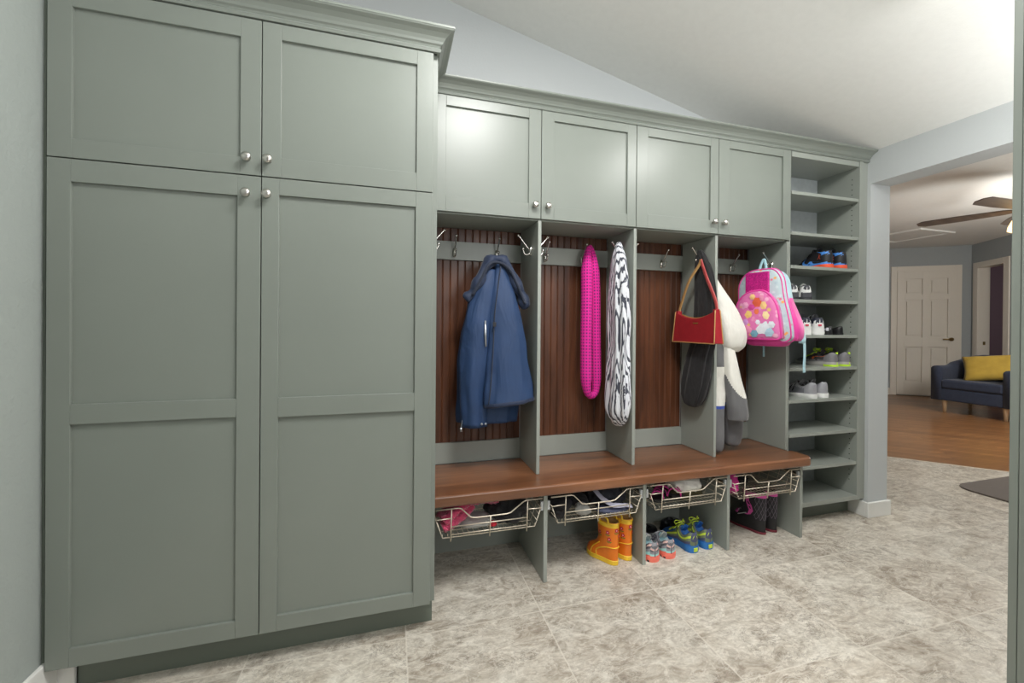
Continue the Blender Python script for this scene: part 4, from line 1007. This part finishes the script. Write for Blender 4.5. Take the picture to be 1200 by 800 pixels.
# slim body: outline in (y, z), thickness in x
def bag_pt(f, g, sx):   # f 0..1 far->near, g 0..1 bottom->top
    y = 2.215-.345*f*1.0 + (.008*(g-.5))
    y = 2.218-.352*f
    tap = 1-.06*g; y = 2.04+(y-2.04)*tap
    top = 1.345-.042*math.sin(PI*min(1, max(0, f)))**.9
    z = 1.160+(top-1.160)*g
    th = .038*(1-.45*g)*(1-.0*abs(2*f-1)**6)
    return Vector((1.722+sx*th*.8, y, z))
bm = bmesh.new(); nf, ng = 24, 10
for sx in (-1,1):
    G = [[bm.verts.new(bag_pt(i/nf, j/ng, sx)) for j in range(ng+1)] for i in range(nf+1)]
    for i in range(nf):
        for j in range(ng): bm.faces.new((G[i][j],G[i+1][j],G[i+1][j+1],G[i][j+1]))
    if sx < 0: GA = G
    else: GB = G
rim = lambda G: [G[i][0] for i in range(nf+1)]+[G[nf][j] for j in range(1,ng+1)]+[G[i][ng] for i in range(nf-1,-1,-1)]+[G[0][j] for j in range(ng-1,0,-1)]
ra, rb_ = rim(GA), rim(GB)
for i in range(len(ra)): bm.faces.new((ra[i],ra[(i+1)%len(ra)],rb_[(i+1)%len(ra)],rb_[i]))
bmesh.ops.recalc_face_normals(bm, faces=bm.faces)
hbp(mk('body', bm, 'red_leather', None, bevel=.004, smooth=False))
for sx in (-1,1):
    bm = bmesh.new(); q = [bag_pt(0, j/8, sx) for j in range(8,0,-1)]+[bag_pt(i/20, 0, sx) for i in range(21)]+[bag_pt(1, j/8, sx) for j in range(1,9)]
    tube(bm, q, .0032, 5); hbp(mk('piping', bm, 'tan_leather', None, smooth=True))
hk = Vector((1.742,2.035,1.650))
e0, e1 = bag_pt(.03,1,0), bag_pt(.97,1,0)
bm = bmesh.new(); tube(bm, curve([e0, e0+Vector((.006,-.012,.05)), e0.lerp(hk,.6)+Vector((-.01,.012,0)), hk+Vector((0,.012,-.03)), hk], 18), .012, 8, flat=(.25,1)); hbp(mk('strap', bm, 'tan_leather', None, smooth=True))['label'] = 'tan strap side'
bm = bmesh.new(); tube(bm, curve([hk, hk+Vector((0,-.012,-.03)), e1.lerp(hk,.6)+Vector((-.01,-.015,0)), e1+Vector((.006,.01,.05)), e1+Vector((0,0,-.03))], 18), .012, 8, flat=(.25,1)); hbp(mk('strap', bm, 'pinkred_leather', None, smooth=True))['label'] = 'faded red strap side'
for e in (e0, e1):
    bm = bmesh.new(); box(bm, e.x-.014,e.x+.014,e.y-.012,e.y+.012,e.z-.03,e.z+.012); hbp(mk('strap_tab', bm, 'red_leather', None, bevel=.004))
bm = bmesh.new(); p = bag_pt(.55,.80,-1); box(bm, p.x-.003,p.x+.001,p.y-.020,p.y+.020,p.z-.003,p.z+.003); hbp(mk('gold_stamp', bm, 'gold', None))
bm = bmesh.new(); q = bag_pt(.5,1,0); tube(bm, [bag_pt(i/16,1.0,0)+Vector((0,0,.001)) for i in range(2,15)], .004, 6); hbp(mk('top_zip', bm, 'gold', None))

# ------------------------------------------------------------------ snowsuit
ss = thing('snowsuit', 'white and grey child snowsuit hanging in the rightmost locker beside the backpack', 'snowsuit', (1.96,2.08,.52))
def sp_(o): return part(o, ss)
bm = loft([(1.56,1.868,2.09,.018,.03),(1.48,1.882,2.075,.040,.05),(1.38,1.925,2.06,.070,.065),(1.28,1.955,2.05,.090,.075),(1.20,1.972,2.045,.094,.078),(1.14,1.975,2.045,.080,.07),(1.105,1.975,2.05,.045,.045)], 26, 36, .03, 5, .4, 2.2, 1.2, jitter=.08)
sp_(mk('hood', bm, 'white_cloth', None, smooth=True))
bm = bmesh.new(); tube(bm, curve([(1.845,2.06,1.63),(1.85,2.06,1.58),(1.866,2.06,1.53)], 8), [.012,.014,.016,.018,.018,.018,.016,.014], 8); sp_(mk('hang_loop', bm, 'black_cloth', None, smooth=True))
def suit_mat(t, a, z): return 0 if z > 1.02 else (1 if z > .785 else (2 if z > .772 else 0))
bm = loft([(1.28,1.885,2.10,.045,.06),(1.15,1.888,2.09,.05,.065),(1.0,1.890,2.085,.052,.066),(.85,1.890,2.08,.052,.062),(.70,1.885,2.075,.048,.058),(.58,1.885,2.07,.046,.055),(.525,1.885,2.07,.042,.052),(.505,1.885,2.07,.03,.04)], 60, 32, .035, 5, .9, 2.2, .8, jitter=.07, mat=suit_mat)
sp_(mk('leg', bm, ['grey_cloth','white_cloth','blue_trim'], None, smooth=True))
def suit_mat2(t, a, z): return 1 if z > .795 else (2 if z > .78 else 0)
bm = loft([(1.20,1.96,2.13,.05,.05),(1.08,1.975,2.12,.058,.055),(.95,1.995,2.115,.066,.058),(.82,2.02,2.11,.074,.060),(.70,2.045,2.105,.070,.06),(.60,2.045,2.10,.058,.056),(.54,2.04,2.10,.05,.05),(.52,2.04,2.10,.035,.04)], 60, 32, .035, 5, 1.9, 2.2, .8, jitter=.07, mat=suit_mat2)
sp_(mk('leg', bm, ['grey_cloth','white_cloth','blue_trim'], None, smooth=True))
def suit_mat3(t, a, z): return 1 if z > .93-.10*math.cos(a-5.2) else 0
bm = loft([(1.16,1.935,2.035,.03,.035),(1.05,1.945,2.025,.04,.04),(.93,1.962,2.015,.052,.045),(.82,1.985,2.01,.058,.048),(.735,2.0,2.01,.062,.05),(.70,2.0,2.01,.058,.046)], 130, 48, .03, 4, .3, 2.3, 1.0, jitter=.08, mat=suit_mat3)
sp_(mk('sleeve', bm, ['grey_cloth','white_cloth'], None, smooth=True))

# ------------------------------------------------------------------ backpack (its back lies against the end divider, front faces left)
bp = thing('backpack', 'pink and pale blue child backpack hanging at right end of lockers', 'backpack', (2.285,2.03,1.15))
def bpp(o): return part(o, bp)
YC, YH, ZB, ZT = 2.030, .158, 1.165, 1.612
def arch(yh, z0, z1, n=40, rt=.72, rb=.18):
    """rounded outline, big radii at the top; returns (dy, z) counter-clockwise"""
    out = []; w, h = yh, z1-z0; R = min(w*rt*1.0, h*.5); r = w*rb*1.4
    def corner(cx, cz, rr, a0, m):
        for k in range(m+1):
            a = a0+PI/2*k/m; out.append((cx+rr*math.cos(a), cz+rr*math.sin(a)))
    m = 7
    corner(w-R, z1-R, R, 0, m); corner(-w+R, z1-R, R, PI/2, m); corner(-w+r, z0+r, r, PI, m); corner(w-r, z0+r, r, 1.5*PI, m)
    # densify straight runs
    o2 = []
    for i in range(len(out)):
        a, b = out[i], out[(i+1)%len(out)]; L_ = math.hypot(a[0]-b[0], a[1]-b[1]); k = max(1, int(L_/.03))
        for j in range(k): o2.append((a[0]+(b[0]-a[0])*j/k, a[1]+(b[1]-a[1])*j/k))
    return o2
def puffy(outline, xs, scales, yc, mats, matfn=None, domes=.012, cz=None):
    bm = bmesh.new(); cz = cz or sum(p[1] for p in outline)/len(outline); rings = []
    for x, s_ in zip(xs, scales): rings.append([bm.verts.new((x, yc-p[0]*s_, cz+(p[1]-cz)*s_)) for p in outline])
    n = len(outline)
    for A, B in zip(rings, rings[1:]):
        for i in range(n):
            f = bm.faces.new((A[i],A[(i+1)%n],B[(i+1)%n],B[i]))
            if matfn: f.material_index = matfn(f.calc_center_median())
    # inner rings toward domed front and flat back
    for ring, x0_, dx in ((rings[0], xs[0], -domes), (rings[-1], xs[-1], .003)):
        prev = ring
        for s_, k in ((.8,.5),(.55,.8),(.3,.95)):
            sc_ = scales[0] if ring is rings[0] else scales[-1]
            cur = [bm.verts.new((x0_+dx*k, yc-p[0]*s_*sc_, cz+(p[1]-cz)*s_*sc_)) for p in outline]
            for i in range(n):
                f = bm.faces.new((prev[i],prev[(i+1)%n],cur[(i+1)%n],cur[i]))
                if matfn: f.material_index = matfn(f.calc_center_median())
            prev = cur
        f = bm.faces.new(prev)
        if matfn: f.material_index = matfn(f.calc_center_median())
    bmesh.ops.recalc_face_normals(bm, faces=bm.faces)
    return bm
out = arch(YH, ZB, ZT)
def bpm(c): return 0 if c.x < 2.215 else 1
bm = puffy(out, [2.172,2.176,2.19,2.212,2.216,2.250,2.284,2.292], [.93,.975,1,1.0,1.0,.985,.965,.92], YC, None, bpm)
bpp(mk('main_body', bm, ['print_silver','babyblue'], None, smooth=True))
for xx, nm in ((2.178,'front_piping'),(2.214,'zip_line')):
    bm = bmesh.new(); tube(bm, [(xx, YC-p[0]*(.985 if xx < 2.2 else 1.005), (ZB+ZT)/2+(p[1]-(ZB+ZT)/2)*(.985 if xx < 2.2 else 1.005)) for p in out], .0045, 6, closed=True); bpp(mk(nm, bm, 'hotpink', None, smooth=True))
bm = bmesh.new(); box(bm, 2.153,2.168,YC-.060,YC+.102,1.462,1.592)
bpp(mk('sequin_panel', bm, 'sequin', None, bevel=.006))
out2 = arch(.136, 1.182, 1.478, rt=.9, rb=.12)
bm = puffy(out2, [2.128,2.132,2.146,2.170], [.93,.97,1,1], YC+.012, None, None, .010)
bpp(mk('front_pocket', bm, 'print_pink', None, smooth=True))
bm = bmesh.new(); cz2 = sum(p[1] for p in out2)/len(out2); tube(bm, [(2.136, YC+.012-p[0]*.99, cz2+(p[1]-cz2)*.99) for p in out2], .007, 6, closed=True); bpp(mk('pocket_piping', bm, 'hotpink', None, smooth=True))
# soft coloured blossoms printed on the pocket (plain floral stand-in)
def blossom(y, z, r, mat, x=2.1185, lobes=6):
    bm = bmesh.new(); n = 36
    c = bm.verts.new((x-.0015, y, z)); ring = [bm.verts.new((x+.0012, y+r*(1+.08*math.cos(lobes*2*PI*k/n))*math.cos(2*PI*k/n), z+r*(1+.08*math.cos(lobes*2*PI*k/n))*math.sin(2*PI*k/n))) for k in range(n)]
    for k in range(n): bm.faces.new((c, ring[k], ring[(k+1)%n]))
    bmesh.ops.recalc_face_normals(bm, faces=bm.faces)
    bpp(mk('printed_flower', bm, mat, None))
for y, z, r, m_ in ((2.035,1.405,.032,C('print_orange_red',(226,96,66))),(1.985,1.385,.026,C('print_peach',(246,206,140))),(2.09,1.33,.030,C('print_yellow',(244,206,120))),(2.04,1.345,.026,C('print_orange',(236,120,76))),
                    (1.975,1.325,.028,C('print_cream',(250,226,170))),(2.0,1.255,.046,C('print_white',(226,232,240))),(1.955,1.225,.03,C('print_pale_blue',(176,206,224))),(2.10,1.245,.028,C('print_rose',(238,150,186))),(2.055,1.215,.024,C('print_teal',(110,160,178))),(2.12,1.39,.02,C('print_pink2',(240,170,206))),(2.075,1.375,.022,C('print_magenta',(206,70,150))),(2.115,1.285,.022,C('print_lilac',(206,150,210))),(1.935,1.27,.022,C('print_white',(0,0,0))),(2.03,1.285,.028,C('print_white',(0,0,0))),(2.0,1.43,.02,C('print_rose',(0,0,0))),(2.07,1.44,.018,C('print_peach',(0,0,0)))):
    blossom(YC+.012+(y-YC-.012)*.86, z, r*.92, m_)
bm = loft([(1.43,2.252,1.881,.030,.008),(1.36,2.253,1.875,.038,.014),(1.27,2.255,1.871,.044,.022),(1.20,2.255,1.873,.042,.020),(1.175,2.255,1.877,.034,.012)], 16, 28, .03, 5, .3, 2.6); bpp(mk('side_pocket', bm, 'hotpink', None, smooth=True))
bm = loft([(1.185,2.20,YC,.035,.128),(1.165,2.215,YC,.05,.132),(1.145,2.225,YC,.05,.112),(1.138,2.225,YC,.03,.085)], 10, 32, 0, 3, 0, 3); bpp(mk('base_panel', bm, 'hotpink', None, smooth=True))
bm = bmesh.new(); tube(bm, curve([(2.275,2.115,1.60),(2.285,2.108,1.655),(2.295,2.096,1.688),(2.285,2.080,1.655),(2.275,2.068,1.60)], 16), .009, 8, flat=(.4,1)); bpp(mk('top_loop', bm, 'babyblue', None, smooth=True))
bm = bmesh.new(); tube(bm, curve([(2.302,1.98,1.57),(2.306,1.93,1.50),(2.308,1.905,1.38),(2.312,1.882,1.27),(2.310,1.867,1.205),(2.292,1.860,1.175),(2.265,1.875,1.172)], 24), [.016]*20+[.014,.012,.011,.01], 8, flat=(1,.3)); bpp(mk('shoulder_strap', bm, 'babyblue', None, smooth=True))
bm = bmesh.new(); tube(bm, curve([(2.305,1.864,1.18),(2.310,1.862,1.10),(2.308,1.864,1.03),(2.311,1.864,.985)], 12), .016, 8, flat=(1,.12)); bpp(mk('strap_tail', bm, 'babyblue', None, smooth=True))
bm = bmesh.new(); tube(bm, curve([(2.31,2.10,1.17),(2.312,2.10,1.12),(2.312,2.10,1.065)], 8), .012, 8, flat=(1,.12)); bpp(mk('strap_tail', bm, 'babyblue', None, smooth=True))

for o in [c for c in bp.children if c.type == 'MESH']:     # the bag sags: its near upper corner leans in
    for v in o.data.vertices:
        if v.co.y < YC:
            f = min(1, max(0, (v.co.z-1.2)/.33)); f = f*f*(3-2*f)
            v.co.y = YC+(v.co.y-YC)*(1-.33*f)
bp.rotation_euler = (0,0,math.radians(14))
# ------------------------------------------------------------------ far room furniture
ac = thing('armchair', 'navy blue upholstered tub armchair with pale tapered legs in far room', 'armchair', (8.25,3.86,0))
Wd, Dp = .46, .72   # half width, depth; front at local x=-.3, faces -X
def acp(o): return o
def lathe_leg(x, y):
    bm = bmesh.new(); lathe(bm, [(.018,0),(.03,.17),(.034,.185)], (x,y,0), 'z', 12); mk('leg', bm, 'leg_wood', ac, smooth=True)
for x, y in ((-.23,.32),(-.23,-.33),(.36,.32),(.36,-.33)): lathe_leg(x, y)
bm = bmesh.new()
path = []
for k in range(29):
    t = k/28
    if t < .3: f = t/.3; p = (-.30+f*.42, Wd-.02); n_ = (0,1)
    elif t < .7:
        f = (t-.3)/.4; a = PI/2-f*PI; e = .55
        c, s_ = math.cos(a), math.sin(a)
        p = (.12+.36*abs(c)**e, math.copysign((Wd-.02)*abs(s_)**e, s_)); n_ = (c, s_)
    else: f = (t-.7)/.3; p = (.12-f*.42, -(Wd-.02)); n_ = (0,-1)
    path.append((p, n_, t))
rings = []
for p, n_, t in path:
    bk_ = max(0, 1-abs(t-.5)/.34); top = .70+.17*(bk_*bk_*(3-2*bk_)); th = .062
    pr_ = []
    for k in range(16):
        a = PI*k/15; pr_.append((math.cos(a)*th, top-.05+math.sin(a)*.05))
    pr_ = [(th,.185)]+pr_+[(-th,.185)]
    ln = math.hypot(*n_); nx, ny = n_[0]/ln, n_[1]/ln
    rings.append([bm.verts.new((p[0]+nx*(d_-.05), p[1]+ny*(d_-.05), z)) for d_, z in pr_])
for A, B in zip(rings, rings[1:]):
    for i in range(len(A)): bm.faces.new((A[i],A[(i+1)%len(A)],B[(i+1)%len(A)],B[i]))
bm.faces.new(rings[0]); bm.faces.new(rings[-1][::-1]); bmesh.ops.recalc_face_normals(bm, faces=bm.faces)
mk('tub_shell', bm, 'denim', ac, smooth=True)
boxes('seat_base', [(-.295,.36,-.38,.38,.185,.36)], 'denim', ac, bevel=.02)
boxes('seat_cushion', [(-.31,.36,-.335,.335,.365,.50)], 'denim', ac, bevel=.035, seg=4)
bm = bmesh.new(); n = 20; G = []
for sgn in (1,-1):
    g = []
    for i in range(n+1):
        row = []
        for j in range(n+1):
            a, b = 2*i/n-1, 2*j/n-1
            h = .075*max(0, (1-a**4)*(1-b**4))**.55
            sx = 1-.07*(1-b*b); sy = 1-.07*(1-a*a)
            row.append(bm.verts.new((a*.31*sx, b*.21*sy, sgn*h+.008*noise.noise(Vector((a*3,b*3,sgn))))))
        g.append(row)
    for i in range(n):
        for j in range(n): bm.faces.new((g[i][j],g[i+1][j],g[i+1][j+1],g[i][j+1]))
bmesh.ops.remove_doubles(bm, verts=bm.verts, dist=.012); bmesh.ops.recalc_face_normals(bm, faces=bm.faces)
pl = tag(mk('throw_pillow', bm, 'mustard', smooth=True), 'mustard yellow throw pillow leaning on the navy armchair', 'pillow')
pl.location = (8.33,3.80,.70); pl.rotation_euler = Euler((math.radians(60),math.radians(-8),math.radians(-72)))
# door mat
bm = bmesh.new(); pts = []
for cx_, cy_, a0 in ((5.25,2.06,0),(4.42,2.06,PI/2),(4.42,1.62,PI),(5.25,1.62,1.5*PI)):
    for k in range(7): a = a0+PI/2*k/6; pts.append((cx_+.13*math.cos(a), cy_+.13*math.sin(a)))
prism(bm, pts, .0005, .012, 'z')
tag(mk('door_mat', bm, 'brown_mat', bevel=.003), 'dark brown mat with rounded corners on tile floor beyond the doorway', 'mat')
# ceiling fan
fan = thing('ceiling_fan', 'ceiling fan with long dark blades and warm lamp, cut off by right cabinet', 'ceiling fan', (5.92,2.42,2.78))
bm = bmesh.new(); lathe(bm, [(.07,0),(.065,-.05),(.016,-.06),(.016,-.22),(.10,-.24),(.13,-.29),(.13,-.37),(.09,-.41),(.06,-.44)], (0,0,0), 'z', 24); mk('motor', bm, C('fan_bronze',(92,80,70),.4,metal=.6), fan, smooth=True)
for k in range(5):
    a = 2*PI*k/5+.62; bm = bmesh.new()
    pts = [(.12,-.03),(.2,-.055),(.5,-.072),(.78,-.07),(.83,-.03),(.83,.03),(.78,.07),(.5,.072),(.2,.055),(.12,.03)]
    prism(bm, pts, -.004, .004, 'z')
    bmesh.ops.rotate(bm, verts=bm.verts, cent=(0,0,0), matrix=Matrix.Rotation(math.radians(12), 3, 'X')); bmesh.ops.rotate(bm, verts=bm.verts, cent=(0,0,0), matrix=Matrix.Rotation(a, 3, 'Z'))
    bmesh.ops.translate(bm, verts=bm.verts, vec=(0,0,-.36)); mk('blade', bm, 'blade', fan)
for k in range(4):
    a = 2*PI*k/4+.5; c = (.12*math.cos(a), .12*math.sin(a), -.50)
    bm = bmesh.new(); lathe(bm, [(.02,.06),(.035,.03),(.055,-.02),(.06,-.06),(.03,-.075)], c, 'z', 16); mk('lamp_shade', bm, 'globe', fan, smooth=True)

# ------------------------------------------------------------------ light
def area(name, loc, rot, size, power, col=(1,1,1), sy=None):
    l = bpy.data.lights.new(name, 'AREA'); l.energy = power; l.color = col; l.size = size
    if sy: l.shape = 'RECTANGLE'; l.size_y = sy
    o = bpy.data.objects.new(name, l); COL.objects.link(o); o.location = loc; o.rotation_euler = rot; return o
def point(name, loc, power, r, col=(1,1,1)):
    l = bpy.data.lights.new(name, 'POINT'); l.energy = power; l.shadow_soft_size = r; l.color = col
    o = bpy.data.objects.new(name, l); COL.objects.link(o); o.location = loc; return o
area('ceiling_lamp', (1.95,.95,2.63), (math.radians(4),0,0), .34, 17, (1,.985,.96))
area('ceiling_lamp', (.55,.72,2.88), (math.radians(4),0,0), .45, 40, (1,.99,.97))
area('bounce_lamp', (.9,-.6,1.75), (PI,math.radians(-12),0), 1.1, 66, (1,1,.99))
area('bounce_lamp', (2.72,.25,1.7), (PI,0,0), .5, 36, (1,1,.99))
area('fill_lamp', (1.35,-1.1,1.9), (math.radians(80),0,math.radians(-14)), .9, 20, (1,1,1))
point('far_room_lamp', (6.6,2.0,2.0), 130, .3, (1,.96,.9))
point('hall_lamp', (11.2,7.6,2.2), 12, .2, (1,.95,.9))
w = bpy.data.worlds.new('world'); SC.world = w; w.use_nodes = True
bg = w.node_tree.nodes['Background']; bg.inputs[0].default_value = (1,1,1,1); bg.inputs[1].default_value = .17
SC.view_settings.view_transform = 'Standard'; SC.view_settings.look = 'None'; SC.view_settings.exposure = 0
